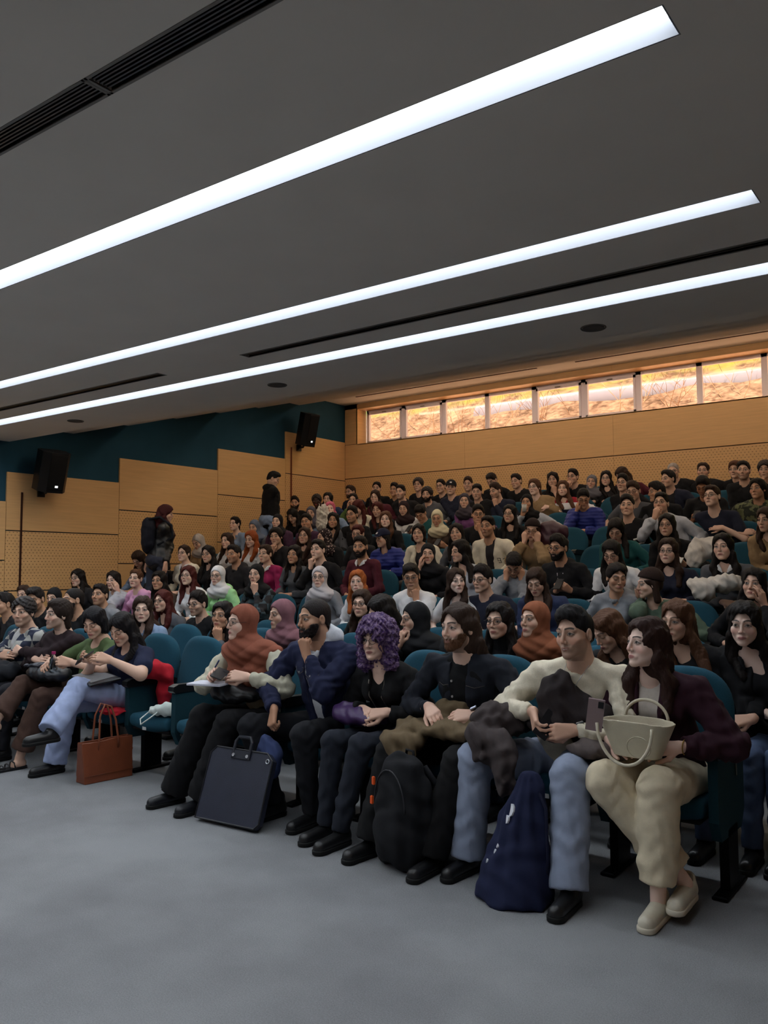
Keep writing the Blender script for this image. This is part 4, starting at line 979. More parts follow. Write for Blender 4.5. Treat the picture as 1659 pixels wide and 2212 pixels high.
 (7, 944, 1119, 8, -12, 'c', 'H', 'k', 'crew', 'b', 'phone', 'F', 'cream headscarf, dark brown sweater'),
 (7, 1033, 1111, 0, -4, 'c', 'q', 'k', 'tee', 'K', ('lap', 'chin'), 'g', 'black t-shirt, arm raised to chin'),
 (7, 1101, 1110, 20, 0, 'b', 'L', 'k', 'crew', 'K', 'lap', 'Fg', 'black sweater and glasses'),
 (7, 1355, 1092, 8, 2, 'b', 's', 'k', 'tee', 'K', 'lap', 'W', 'black t-shirt with white print'),
 (7, 1428, 1087, 16, 6, 'b', 's', 'k', 'hood', 'l', ('mouth', 'lap'), 'g', 'pale grey hoodie, hand raised'),
 (7, 1538, 1072, 26, 6, 'a', 's', 'b', 'tee', 'N', 'crossed', 'gw', 'navy t-shirt, crossed arms'),
 (8, 632, 1114, 34, -34, 'b', 'L', 'k', 'crew', 'K', 'lap', 'Fd', 'black top, head lowered'),
 (8, 672, 1108, 14, -4, 'b', 'H', 'k', 'jkt', 'u', 'lap', 'F', 'grey headscarf'),
 (8, 713, 1099, 4, 0, 'f', 'L', 'p', 'jkt', 'u', 'lap', 'F', 'pink hair and pale jacket'),
 (8, 773, 1096, 40, -30, 'a', 'L', 'r', 'crew', 'C', 'lap', 'Fd', 'pale top, head lowered'),
 (8, 815, 1100, 20, -12, 'b', 'L', 'r', 'crew', 'K', 'phone', 'Fd', 'black top, holding a phone'),
 (8, 872, 1098, 14, -10, 'b', 'H', 'k', 'crew', 'W', 'phone', 'Fd', 'dark headscarf and white top'),
 (8, 908, 1108, 20, -40, 'c', 'q', 'k', 'tee', 'T', 'lap', 'd', 'teal t-shirt, bent forward'),
 (8, 1003, 1082, 4, 0, 'b', 'H', 'k', 'shirt', 'V', 'lap', 'F', 'grey headscarf, purple shirt'),
 (8, 1138, 1085, 14, 0, 'c', 'H', 'k', 'crew', 'l', ('mouth', 'lap'), 'F', 'black headscarf, holding a cup'),
 (8, 1260, 1076, -4, -26, 'c', 's', 'k', 'puf', 'U', ('cheek', 'lap'), 'gd', 'blue puffer jacket, looking down'),
 (8, 1368, 1060, 16, -14, 'b', 'q', 'b', 'tee', 'G', 'lap', 'gd', 'charcoal t-shirt and glasses'),
 (8, 1418, 1062, 66, -6, 'c', 'q', 'k', 'crew', 'K', 'lap', '', 'black sweater, in profile'),
 (8, 1519, 1050, 16, -30, 'd', 's', 'k', 'jkt', 'K', 'phone', 'd', 'black jacket, bent over a phone'),
 (8, 1636, 1056, 24, 2, 'c', 'm', 'k', 'coat', 'F', 'lap', 'c', 'camouflage jacket'),
 (9, 620, 1088, 10, 0, 'c', 's', 'k', 'jkt', 'K', 'lap', 'f', 'black jacket by the left wall'),
 (9, 684, 1082, 10, -4, 'e', 'c', 'k', 'crew', 'l', ('lap', 'cheek'), 'F', 'pale top, cheek in hand'),
 (9, 708, 1078, 20, -2, 'b', 'L', 'k', 'crew', 'n', 'lap', 'F', 'blue top'),
 (9, 763, 1080, 16, 0, 'b', 'T', 'k', 'jkt', 'O', ('cheek', 'lap'), 'F', 'olive jacket'),
 (9, 810, 1073, 16, -10, 'a', 'L', 'b', 'coat', 'M', 'phone', 'Fd', 'dark red coat'),
 (9, 865, 1063, 24, 0, 'b', 's', 'k', 'jkt', 'K', 'lap', 't', 'black jacket'),
 (9, 922, 1068, 14, -4, 'b', 'c', 'k', 'hood', 'G', 'lap', 'f', 'grey hooded jacket'),
 (9, 974, 1053, 4, 0, 'b', 'K', 'k', 'jkt', 'N', 'lap', '', 'black baseball cap'),
 (9, 1030, 1062, 10, -8, 'b', 's', 'k', 'crew', 'K', 'lap', '', 'black sweater'),
 (9, 1070, 1060, 44, -12, 'b', 's', 'b', 'crew', 'N', ('lap', 'chin'), 't', 'navy sweater, hand at chin'),
 (9, 1154, 1052, 24, -2, 'f', 'm', 'B', 'jkt', 'B', 'crossed', 'g', 'tan jacket with fleece collar'),
 (9, 1216, 1055, 10, 0, 'a', 'L', 'B', 'jkt', 'R', 'lap', 'F', 'red and white sports jacket'),
 (9, 1345, 1043, 20, 0, 'b', 's', 'k', 'crew', 'K', 'lap', 'g', 'black top and glasses'),
 (9, 1443, 1034, 44, -4, 'b', 's', 'k', 'jkt', 'N', 'lap', '', 'navy jacket, in three-quarter view'),
 (9, 1606, 1016, 8, 0, 'b', 's', 'k', 'jkt', 'K', 'lap', 't', 'black open jacket and t-shirt'),
 (10, 757, 1062, 44, -6, 'b', 's', 'b', 'crew', 'N', 'lap', 'gf', 'navy sweater and glasses'),
 (10, 813, 1055, 10, -2, 'b', 's', 'k', 'jkt', 'K', 'lap', '', 'dark jacket'),
 (10, 852, 1058, 24, 0, 'c', 's', 'k', 'crew', 'K', 'lap', '', 'black sweater, half hidden'),
 (10, 903, 1047, 16, 0, 'b', 'c', 'k', 'jkt', 'K', 'lap', '', 'black leather jacket, curly hair'),
 (10, 952, 1050, 24, -4, 'b', 's', 'k', 'jkt', 'K', 'lap', 'g', 'black jacket and glasses'),
 (10, 1011, 1046, 12, 0, 'b', 's', 'b', 'crew', 'K', 'lap', '', 'black sweater, short hair'),
 (10, 1062, 1037, 30, -34, 'b', 's', 'k', 'crew', 'K', 'lap', 'd', 'black sweater, head lowered'),
 (10, 1115, 1039, 30, -8, 'b', 's', 'k', 'crew', 'K', 'phone', 'd', 'black sweater, holding a phone'),
 (10, 1194, 1036, 10, -4, 'b', 'L', 'k', 'tee', 'K', ('lap', 'chin'), '', 'black t-shirt, fist at mouth'),
 (10, 1237, 1029, 26, -4, 'b', 's', 'k', 'jkt', 'K', ('mouth', 'lap'), 'g', 'black jacket, hand at mouth'),
 (10, 1278, 1041, 8, 0, 'b', 'H', 'k', 'crew', 'K', 'lap', 'F', 'tight grey headscarf'),
 (10, 1309, 1033, 8, -4, 'a', 'L', 'k', 'crew', 'k', 'lap', 'Fg', 'charcoal top and glasses'),
 (10, 1343, 1026, 50, -34, 'b', 'L', 'b', 'jkt', 'M', 'lap', 'Fd', 'dark red jacket, leaning aside'),
 (10, 1454, 1017, 10, -10, 'b', 'b', 'w', 'jkt', 'K', 'lap', 'g', 'black jacket, grey cropped hair'),
 (10, 1519, 1017, 10, 0, 'b', 'T', 'b', 'jkt', 'K', 'lap', '', 'black jacket by the timber wall'),
 (10, 1588, 1014, 20, -4, 'b', 'm', 'B', 'jkt', 'K', 'lap', '', 'dark jacket behind a neighbour'),
 (10, 1652, 1014, 10, -6, 'b', 'c', 'k', 'crew', 'K', ('chin', 'lap'), '', 'black top, hand at mouth'),
]
HJ = {(2, 607): (128, 88, 96), (2, 895): (20, 20, 23), (2, 1154): (134, 78, 52), (3, 116): (22, 22, 25), (4, 470): (214, 214, 216), (4, 553): (20, 20, 22), (4, 690): (186, 182, 186), (5, 925): (24, 24, 28), (6, 428): (168, 160, 154),
      (6, 700): (34, 22, 26), (7, 549): (96, 106, 126), (7, 599): (24, 22, 26), (7, 944): (208, 198, 168), (8, 672): (84, 82, 92), (8, 872): (44, 28, 32), (8, 1003): (66, 60, 68), (8, 1138): (22, 20, 22), (10, 1278): (112, 112, 120), (4, 1402): (44, 30, 26), (6, 1150): (40, 28, 28), (6, 826): (28, 32, 56), (9, 974): (26, 26, 30)}
ORD = ['first', 'second', 'third', 'fourth', 'fifth', 'sixth', 'seventh', 'eighth', 'ninth', 'tenth', 'eleventh', 'twelfth', 'thirteenth', 'fourteenth', 'fifteenth', 'sixteenth', 'seventeenth', 'eighteenth', 'nineteenth', 'twentieth', 'twenty-first', 'twenty-second', 'twenty-third', 'twenty-fourth', 'twenty-fifth']
PITCHX = .53
def rowgrid(r, xs):                    # place the row's seats on a regular pitch, nearest to its sitters
    best = None
    for o in np.arange(0, PITCHX, .02):
        k = [round((x-o)/PITCHX) for x in xs]; e = sum(abs((x-o)-kk*PITCHX) for x, kk in zip(xs, k))
        used = sorted(k, reverse=True); dup_ = len(k)-len(set(k)); sc = e+dup_*.8
        if best is None or sc < best[0]: best = (sc, o)
    o = best[1]; ks = []; last = -10**6
    for x in xs:                       # xs ascend
        k = max(round((x-o)/PITCHX), last+1); ks.append(k); last = k
    for i in range(len(ks)-1, -1, -1):   # relax to the left when pushed too far
        pass
    return o, ks
def sit(r, e, seatx, world, kw=None):
    (_, px, py, a, pt, sk, hair, hc, top, tc, pose, fl, who) = e
    yh = HY(r)+.22; base = (seatx, yh, FZ[r]); hp = (world.x-seatx, world.y-yh, world.z-FZ[r])
    camdir = math.atan2(-world.x, world.y); yaw = camdir-math.radians(a)
    res = {1: .0026, 2: .0038, 3: .0044, 4: .005, 5: .0056}.get(r, .0066)
    k = dict(wd=random.Random(px).uniform(.94, 1.06), legs='sit' if r < 3 or 'd' in fl else 'sit')
    if top == 'jkt' and r > 1 and px % 3 == 0: k['inner'] = (30, 30, 34)
    if tc == 'C' and top == 'jkt': k['inner'] = (40, 38, 42)
    tm = {'tee': 'cloth', 'crew': 'knit', 'puf': 'puffer', 'coat': 'cloth'}.get(top, 'cloth'); c2 = None
    if 'c' in fl: tm = 'camo'; c2 = (40, 44, 36)
    if (r, px) == (9, 1216): tm, c2 = 'bands', (214, 214, 220)
    if (r, px) == (4, 553): tm, c2 = 'plaid', (66, 82, 90)
    k['legc'] = random.Random(px+r).choice([(30, 30, 36), (24, 24, 28), (70, 84, 112), (44, 50, 66), (60, 56, 54)])
    if (r, px) in HJ: k['hijabc'] = HJ[(r, px)]
    if kw: k.update(kw)
    tm = k.pop('topm', tm)
    return person(base, hp, yaw, math.radians(pt), math.radians(random.Random(px*3).uniform(-4, 4)) if 'roll' not in k else k.pop('roll'), SK[sk], hair, HC[hc], top, k.pop('topc', CL[tc]) if isinstance(tc, str) else tc, topm=tm, topc2=k.pop('topc2', c2), pose=pose, flags=fl, res=k.pop('res', res), **k)
SITTERS = {}
def who_label(who, i, r):
    who = ' '.join(who.split()[:7]).rstrip(',')
    return 'person in %s, %s from the left in row %s' % (who, ORD[i], ['one', 'two', 'three', 'four', 'five', 'six', 'seven', 'eight', 'nine', 'ten'][r-1])
ROWW = ['one', 'two', 'three', 'four', 'five', 'six', 'seven', 'eight', 'nine', 'ten']
for r in range(10, 1, -1):
    L = sorted([e for e in AUD if e[0] == r], key=lambda e: e[1])
    if not L: continue
    Wp = [at_y(e[1], e[2], HY(r)) for e in L]
    for w_ in Wp: w_.x = max(w_.x, -10.58)
    xs = [w.x for w in Wp]
    o, ks = rowgrid(r, xs); occ = {k: i for i, k in enumerate(ks)}
    kmin, kmax = min(min(ks), math.ceil((-10.2-o)/PITCHX)), 0
    kmax = max(max(ks), math.floor((at_y(1659, 1200, HY(r)).x+.2-o)/PITCHX))
    kmin = max(kmin, math.floor((at_y(0, 1200, HY(r)).x-o)/PITCHX))
    ne = 0
    for k in range(kmin, kmax+1):
        x = o+k*PITCHX
        if x < -10.35: continue
        if k in occ: i = occ[k]; lab = 'teal seat under the %s from left in row %s, in %s' % (ORD[i]+' person', ROWW[r-1], ' '.join(L[i][12].replace(',', '').split()[:3]))
        else: ne += 1; lab = 'empty teal auditorium seat, %s empty one from the left in row %s' % (ORD[ne-1], ROWW[r-1])
        seat(x, HY(r)+.22, FZ[r], lab, 'auditorium seats', left=(k == kmax))
    for i, e in enumerate(L):
        x = o+ks[i]*PITCHX; x = min(max(x, xs[i]-.32), xs[i]+.32)
        kw = {}
        root, hd, arms, fr = sit(r, e, x, Wp[i], kw)
        tag(root, who_label(e[12], i, r), 'person', 'audience sitting in row '+ROWW[r-1])
        SITTERS[(r, e[1])] = (root, hd, arms, fr, e)

# ------------------------------------------------------------------ front row
SX = lambda k: -1.37-.53*k
for k in range(0, 13):
    occ1 = {0: 'burgundy jacket', 1: 'cream sweater', 2: 'black denim shirt', 3: 'purple hair and black jacket', 4: 'navy denim jacket', 5: 'rust headscarf', 8: 'navy short-sleeved top', 9: 'green t-shirt', 10: 'dark brown sweater', 11: 'checked jacket'}
    lab = 'teal front-row seat under the person in '+occ1[k] if k in occ1 else {6: 'empty teal front-row seat partly hidden behind the rust headscarf', 7: 'empty teal front-row seat with a small pale pouch on it', 12: 'teal front-row seat at the left edge of the photo'}[k]
    seat(SX(k), HY(1)+.22, 0, lab, 'auditorium seats', left=(k == 0), front=True)
SP = MB().box(-1.0785, -1.0765, 4.30, 4.32, .52, .62).mesh()
tag(link('row_plate', SP, mat('metal', (150, 150, 120)), None), 'small pale row plate on the end panel of the front row', 'sign')
def front(k, px, py, Y, a, pt, sk, hair, hcol, top, topc, pose, fl, label, **kw):
    w = at_y(px, py, Y); x = SX(k); hc = 'k'
    HC['_'] = hcol
    e = (1, px, py, a, pt, sk, hair, '_', top, topc, pose, fl, '')
    kw['topc'] = topc
    root, hd, arms, fr = sit(1, (1, px, py, a, pt, sk, hair, '_', top, 'K', pose, fl, ''), x, w, kw)
    tag(root, label, 'person', 'audience sitting in the front row'); SITTERS[(1, px)] = (root, hd, arms, fr, e); return root, hd, arms, fr
G1 = front(0, 1396, 1388, 4.0, 52, 4, 'f', 'L', (52, 34, 30), 'jkt', (52, 26, 38), 'lap', 'F', 'person in burgundy jacket and cream trousers with a cream bag on the lap',
    inner=(200, 190, 180), wd=1.12, jaw=1.06, legc=(214, 200, 172), legm='denim', knees=(A(-.13, -.47, .545), A(.105, -.47, .545)), feet=(A(.17, -.35, .12), A(.10, -.50, .08)), flare=.026, legw=1.16, bare=True, shoec=(214, 206, 186),
    pr=(A(-.16, -.36, .72), A(.8, -.6, -.15), A(-.1, -.7, .7), .4, A(-.9, .5, -.5), .3), pl=(A(.17, -.34, .71), A(-.85, -.5, -.1), A(.1, -.6, .8), .4, A(.9, .5, -.5), .3))
G2 = front(1, 1240, 1366, 3.96, 34, -3, 'b', 'q', (24, 22, 23), 'crew', (222, 212, 190), 'lap', 'tS', 'person in cream sweater and light jeans, smiling, holding a phone',
    wd=1.12, legc=(142, 152, 174), legm='denim', knees=(A(-.30, -.46, .545), A(.22, -.47, .545)), feet=(A(-.32, -.50, .08), A(.27, -.62, .08)), flare=.03, legw=1.15, roll=.07,
    pr=(A(.00, -.40, .81), A(.45, -.6, -.65), A(-.8, -.5, .1), .7, A(-1, .2, -.3), .6), pl=(A(.215, -.39, .74), A(-.85, -.45, -.1), A(.35, -.8, .2), .6, A(1, .3, -.3), .6))
G3 = front(2, 990, 1354, 3.98, 44, -1, 'a', 'J', (54, 40, 33), 'shirt', (30, 33, 42), 'lap', 'f', 'person in black denim shirt with a brown coat across the lap',
    inner=(15, 15, 17), wd=1.12, beardc=(96, 66, 48), legc=(18, 18, 20), knees=(A(-.29, -.46, .53), A(.14, -.47, .53)), feet=(A(-.34, -.58, .08), A(.06, -.60, .08)), flare=.034,
    pr=(A(-.13, -.33, .765), A(.75, -.6, -.35), A(.1, -.6, .8), .45, A(-.9, .4, -.4), .3), pl=(A(.15, -.32, .745), A(-.9, -.4, -.1), A(-.1, -.75, .6), .4, A(.9, .4, -.4), .3))
G4 = front(3, 812, 1380, 3.98, 30, -2, 'a', 'P', (50, 34, 40), 'jkt', (20, 20, 22), 'lap', 'Fg', 'person with purple curls, round glasses and black jacket, hands clasped', lips=(150, 60, 66),
    inner=(12, 12, 13), legc=(36, 40, 50), legm='denim', knees=(A(-.16, -.47, .535), A(.04, -.48, .535)), feet=(A(-.19, -.50, .08), A(-.04, -.56, .08)), flare=.0)
G5 = front(4, 677, 1335, 3.98, 56, -3, 'c', 'b', (34, 28, 27), 'jkt', (33, 38, 66), ('x', 'chin'), 'f', 'person in dark denim jacket over white hoodie, fist at chin',
    inner=(205, 208, 214), hoodc=(208, 211, 218), topm='denim', wd=1.12, legc=(24, 25, 30), knees=(A(-.32, -.44, .545), A(.14, -.46, .545)), feet=(A(-.18, -.36, .08), A(.12, -.38, .08)), flare=.0,
    pr=(A(-.16, -.40, .66), A(.15, -.35, -.9), A(-.3, -.9, .2), 1.2, A(-1, .3, .1), .8))
G6 = front(5, 522, 1343, 3.98, 62, 0, 'a', 'H', (30, 24, 22), 'crew', (190, 186, 166), 'lap', 'FgD', 'person in rust headscarf and glasses writing with a pen',
    hijabc=(138, 80, 62), wd=1.14, jaw=1.08, legc=(17, 17, 20), knees=(A(-.22, -.45, .56), A(.03, -.46, .555)), feet=(A(-.40, -.52, .08), A(-.12, -.54, .08)), flare=.05, shoec=(26, 27, 33),
    pr=(A(-.10, -.40, .84), A(.1, -.95, .2), A(-.7, -.2, .6), .8, A(-1, .4, -.3), .7), pl=(A(.10, -.36, .83), A(-.75, -.6, .1), A(.4, -.7, .5), .6, A(1, .4, -.4), .6))
G7 = front(8, 262, 1358, 4.06, 40, -26, 'b', 'G', (24, 21, 23), 'tee', (26, 32, 58), 'lap', 'Fd', 'person in navy short-sleeved top and light jeans, legs crossed, using a phone',
    wd=1.1, legc=(160, 174, 210), legm='denim', knees=(A(-.12, -.46, .52), A(.02, -.47, .65)), feet=(A(-.20, -.50, .08), A(.10, -.74, .38)), flare=.04,
    pr=(A(.02, -.34, .84), A(.1, -.95, .3), A(-.8, -.2, -.3), .5, A(-.8, .3, -.6), .6), pl=(A(.24, -.34, .85), A(-.75, -.6, .3), A(.5, -.6, .5), .4, A(1, .3, -.5), .4))
G8 = front(9, 203, 1344, 4.12, 30, -22, 'b', 'B', (22, 20, 24), 'tee', (84, 102, 66), 'lap', 'Fd', 'person in green t-shirt holding a water bottle',
    legc=(72, 52, 44), knees=(A(-.22, -.45, .62), A(.06, -.46, .54)), feet=(A(-.14, -.72, .36), A(-.02, -.58, .08)), flare=.04, bare=True, shoec=None,
    pr=(A(-.02, -.34, .80), A(.5, -.8, -.3), A(-.4, -.4, .8), .7, A(-1, .3, -.4), .5), pl=(A(.26, -.33, .80), A(-.8, -.5, .15), A(.3, -.8, .3), .7, A(1, .3, -.4), .6))
for i_, (a_, z_) in enumerate(((A(-.14, -.72, .36), .26), (A(-.02, -.58, .08), 0.0))):
    st_ = empty('sandal', (0, 0, 0)); st_.parent = G8[0]
    he = a_+A(0, .025, -.068); to = a_+A(-.02, -.17, -.068)
    V_, F_ = sdf_mesh(lambda P: smax(cap(np.stack([P[:, 0], P[:, 1], P[:, 2]*0+he[2]], 1), he, to, .036, .042), np.abs(P[:, 2]-he[2])-.010, .003), *bounds([he, to], .06), .006); link('sole', raw_mesh('sole', V_, F_), mat('leather', (20, 19, 22)), st_)
    for t_, hgt in ((.38, .055), (.58, .042), (.78, .034)):
        c_ = he+(to-he)*t_; link('strap', MB().tube([tuple(c_+A(-.040, 0, .004)), tuple(c_+A(-.028, -.004, hgt*.8)), tuple(c_+A(0, -.008, hgt)), tuple(c_+A(.028, -.004, hgt*.8)), tuple(c_+A(.040, 0, .004))], .0055, 6).mesh(smooth=True), mat('leather', (20, 19, 22)), st_)
G9 = front(10, 125, 1326, 4.14, 60, 0, 'a', 'm', (40, 30, 26), 'crew', (46, 34, 38), 'crossed', 'tS', 'person in dark brown sweater, arms folded, smiling', legc=(30, 30, 36))
G10 = front(11, 50, 1322, 4.14, 30, 0, 'b', 'c', (24, 20, 20), 'jkt', (52, 58, 78), 'crossed', 'tS', 'person in grey and navy checked jacket, smiling', topm='plaid', topc2=(176, 176, 172), inner=(200, 200, 200), legc=(50, 62, 84))
for G, hc_ in ((G3, None),): pass
# two people walking up the aisle by the left wall
w1 = at_y(344, 1108, 7.72)
hp1 = (.10, -.10, 1.52); 
def walker(x, y, z, hx, hy, hz, yaw, pt, e, label, **kw):
    root, hd, arms, fr = person((x, y, z), (hx, hy, hz), yaw, pt, 0, *e, **kw)
    tag(root, label, 'person', 'people walking up the aisle'); return root, hd, arms, fr
wz = at_y(344, 1108, 7.6)
W1 = walker(wz.x-.05, 7.62, wz.z-1.52, .05, .10, 1.52, math.radians(140), math.radians(-12), (SK['b'], 'L', (62, 24, 26), 'coat', (30, 31, 34), 'side', 'F', .005), 'person with dark red hair and backpack walking up the left aisle',
    legs='stand', hipz=.86, by=math.radians(140), legc=(52, 56, 70), topm='leather')
wz2 = at_y(585, 1033, 10.15)
W2 = walker(wz2.x-.06, 10.17, wz2.z-1.60, .05, .06, 1.60, math.radians(125), math.radians(-25), (SK['b'], 's', (22, 20, 22), 'hood', (17, 17, 19), 'side', 'd', .006), 'person in black hoodie and pale jeans standing near the back corner',
    legs='stand', hipz=.90, by=math.radians(150), legc=(130, 150, 180), legm='denim')

# ------------------------------------------------------------------ belongings
def soft(name, label, cat, c, prims, m, res=.010, amp=.008, s=34, k=.03, group=None, sq=None):
    """a lump of folded cloth: ellipsoids (centre, radii) and capsules (a, b, ra, rb) blended together"""
    def f(P):
        d = None
        for p in prims:
            q = ell(P, p[0], p[1]) if len(p) == 2 else cap(P, *p)
            d = q if d is None else smin(d, q, k)
        d = d+wob(P, s, amp, c[0]*3)+wob(P, s*.45, amp*1.2, c[1])+.35*amp*np.sin(P[:, 0]*s*3+4*np.sin(P[:, 2]*s*.6)+P[:, 1]*s)
        if sq: d = smax(d, sq(P), .01)
        return d
    pts = []
    for p in prims:
        if len(p) == 2: pts += [np.array(p[0])-np.array(p[1]), np.array(p[0])+np.array(p[1])]
        else: pts += [np.array(p[0])-p[2], np.array(p[0])+p[2], np.array(p[1])-p[3], np.array(p[1])+p[3]]
    lo, hi = bounds(pts, .04); o = sdf_obj(name, f, lo, hi, res, m, None, c)
    return tag(o, label, cat, group)
def box_obj(name, size, loc, rot, m, bev=.002, parent=None):
    a, b, c = size; o = link(name, MB().box(-a/2, a/2, -b/2, b/2, -c/2, c/2, bev).mesh(), m, parent, loc); o.rotation_euler = rot; return o
M_phone = mat('plastic', (14, 14, 17), rough=.2) if False else mat('plastic', (14, 14, 17))
def phone(loc, rot, label, case=(18, 18, 22)):
    t = tag(empty('phone', loc), label, 'phone', 'phones held by the audience'); t.rotation_euler = rot
    box_obj('case', (.074, .009, .150), (0, 0, 0), (0, 0, 0), mat('plastic', case), .003, t); box_obj('screen', (.068, .001, .142), (0, .0052, 0), (0, 0, 0), mat('glossy_screen', (8, 9, 12), rough=.12), 0, t)
    box_obj('camera_bump', (.024, .003, .03), (.02, -.0055, .05), (0, 0, 0), mat('plastic', (30, 30, 33)), .001, t); return t
def midhands(G, f=.095):
    root, hd, arms, fr = G[:4]; a = arms[-1][2][1][1][0][0]; b = arms[1][2][1][1][0][0]
    return Vector(root.location)+Vector([float(v) for v in (a+b)/2])
for key in [(5, 1206), (7, 944), (8, 815), (8, 872), (8, 1519), (9, 810), (10, 1115)]:
    G = SITTERS[key]; p = midhands(G); phone(p+Vector((0, -.03, .03)), (math.radians(-50), 0, 0), 'phone held by the person in '+G[4][12].split(',')[0])
G = SITTERS[(6, 1440)]; p = midhands(G)
t = tag(link('pen', MB().tube([(0, 0, -.06), (0, 0, .08)], .004, 8).mesh(), mat('plastic', (190, 196, 210)), None, p+Vector((-.08, -.02, .06))), 'pen held upright by the person in black top and glasses', 'pen'); t.rotation_euler = (.2, .5, 0)
t = box_obj('notebook', (.15, .20, .012), p+Vector((.02, -.08, -.02)), (math.radians(30), 0, 0), mat('cloth', (200, 200, 198))); tag(t, 'small white notebook under the pen of the person in black top', 'notebook')
G = SITTERS[(8, 1138)]; p = Vector(G[0].location)+Vector([float(v) for v in G[2][-1][2][1][1][1][0]])
t = tag(empty('paper_cup', p+Vector((-.01, -.04, -.03))), 'paper cup held at the mouth of the person in black headscarf', 'cup')
link('cup', MB().tube([(0, 0, -.05), (0, 0, .05)], [.028, .036], 14).mesh(smooth=True), mat('plastic', (206, 204, 198)), t); link('rim', MB().tube([(.036*math.cos(a), .036*math.sin(a), .05) for a in [2*PI*k/16 for k in range(16)]], .003, 5, True).mesh(smooth=True), mat('plastic', (214, 212, 208)), t)

# cream handbag and phone on the lap of the person in burgundy
c = Vector((-1.37, 3.79, .665)); t = tag(empty('handbag', c, math.radians(-6)), 'cream open tote handbag on the lap of the person in burgundy jacket', 'handbag')
def bagf(P):
    z = P[:, 2]; w = .105+.42*z; h = .055+.22*z
    o = np.maximum((np.abs(P[:, 0])/w)**3+(np.abs(P[:, 1])/h)**3, 1e-6)**(1/3)-1; d = o*.06
    i = (np.maximum((np.abs(P[:, 0])/(w-.008))**3+(np.abs(P[:, 1])/(h-.008))**3, 1e-6)**(1/3)-1)*.06
    d = smax(d, -np.maximum(i, .012-z), .003); return np.maximum(np.maximum(d, -z), z-.165+.35*P[:, 0]**2)
sdf_obj('bag_body', bagf, (-.22, -.13, -.01), (.22, .13, .19), .0042, mat('leather', (206, 196, 170)), t)
for s, yy in ((-1, -.098), (1, .098)):
    pts = [(.13*math.cos(a)*(1 if s < 0 else .8), yy-.03*(s < 0), .15-.17*math.sin(a) if s < 0 else .15+.09*math.sin(a)) for a in [PI*k/18 for k in range(19)]]
    link('handle', MB().tube(pts, .0075, 8).mesh(smooth=True), mat('leather', (216, 206, 182)), t)
link('stitching', MB().tube([(.055*math.cos(a)+.055, -.103-.0, .06+.045*math.sin(a)) for a in [2*PI*k/20 for k in range(20)]], .003, 5, True).mesh(smooth=True), mat('leather', (180, 170, 144)), t)
soft('scarf', 'dark red cloth showing inside the cream handbag', 'scarf', (c.x+.02, c.y, c.z+.09), [((0, 0, 0), (.10, .05, .045))], mat('cloth', (96, 26, 40)), .008, .005)
phone((-1.53, 3.70, .845), (math.radians(8), math.radians(8), math.radians(20)), 'phone standing up out of the cream handbag', (150, 130, 132))
for s, o, r_ in ((1, 0, .0022),):
    E, W, _ = G1[2][1]
    p = Vector(G1[0].location)+Vector([float(v) for v in W])
    tag(link('bracelet', MB().tube([(p.x+.012+.0, p.y+.032*math.cos(a), p.z+.032*math.sin(a)) for a in [2*PI*k/20 for k in range(20)]], .0028, 5, True).mesh(smooth=True), mat('metal', (190, 150, 80)), None), 'gold chain bracelet on the wrist above the cream handbag', 'bracelet')
hd = G1[1]; p = Vector(G1[0].location)+Vector([float(v) for v in hd.w(-.079, -.004, -.052)])
for nm, G, s, lb in (('earring', G1, -1, 'gold hoop earring of the person in burgundy jacket'), ('earring', G3, -1, 'small hoop earring of the person in black denim shirt'), ('earring', G1, 1, 'far gold earring of the person in burgundy jacket')):
    q = G[1].w(s*.083, -.004, -.050); p = Vector(G[0].location)+Vector([float(v) for v in q])
    tag(link('earring', MB().tube([(p.x+.010*math.cos(a), p.y+.004*math.cos(a), p.z+.011*math.sin(a)) for a in [2*PI*k/14 for k in range(14)]], .0022, 5, True).mesh(smooth=True), mat('metal', (214, 176, 104)), None), lb, 'earring')
# person in cream sweater: phone, puffer coat, second coat, watch, pendant
p = midhands(G2); phone(p+Vector((.0, .02, .03)), (math.radians(-35), math.radians(35), math.radians(20)), 'dark phone held by the person in cream sweater', (22, 20, 24))
soft('puffer_coat', 'dark brown puffer coat bundled on the lap of the person in cream sweater', 'coat', (-1.80, 3.93, .83), [((0, 0, 0), (.14, .10, .15)), ((.12, -.01, -.05), (.15, .09, .09)), ((.0, -.03, .07), (.08, .06, .08)), ((-.02, -.03, -.08), (.12, .10, .08))], mat('cloth', (44, 37, 38)), .008, .010, 30)
soft('jacket', 'black and grey jacket hanging over the knees between cream sweater and black shirt', 'jacket', (-2.10, 3.80, .66), [((-.03, .08, .08), (.15, .13, .09)), ((.05, -.09, -.03), (.13, .07, .09)), ((.12, -.14, -.12), (.06, .05, .12)), ((-.05, -.06, .02), (.09, .08, .05))], mat('cloth', (66, 58, 58)), .008, .010, 36)
soft('jacket', 'grey folded sleeve on the thigh beside the wristwatch', 'jacket', (-1.60, 3.82, .66), [((0, 0, 0), (.12, .07, .045)), ((.07, .03, -.01), (.07, .06, .05))], mat('cloth', (92, 82, 80)), .008, .006, 40)
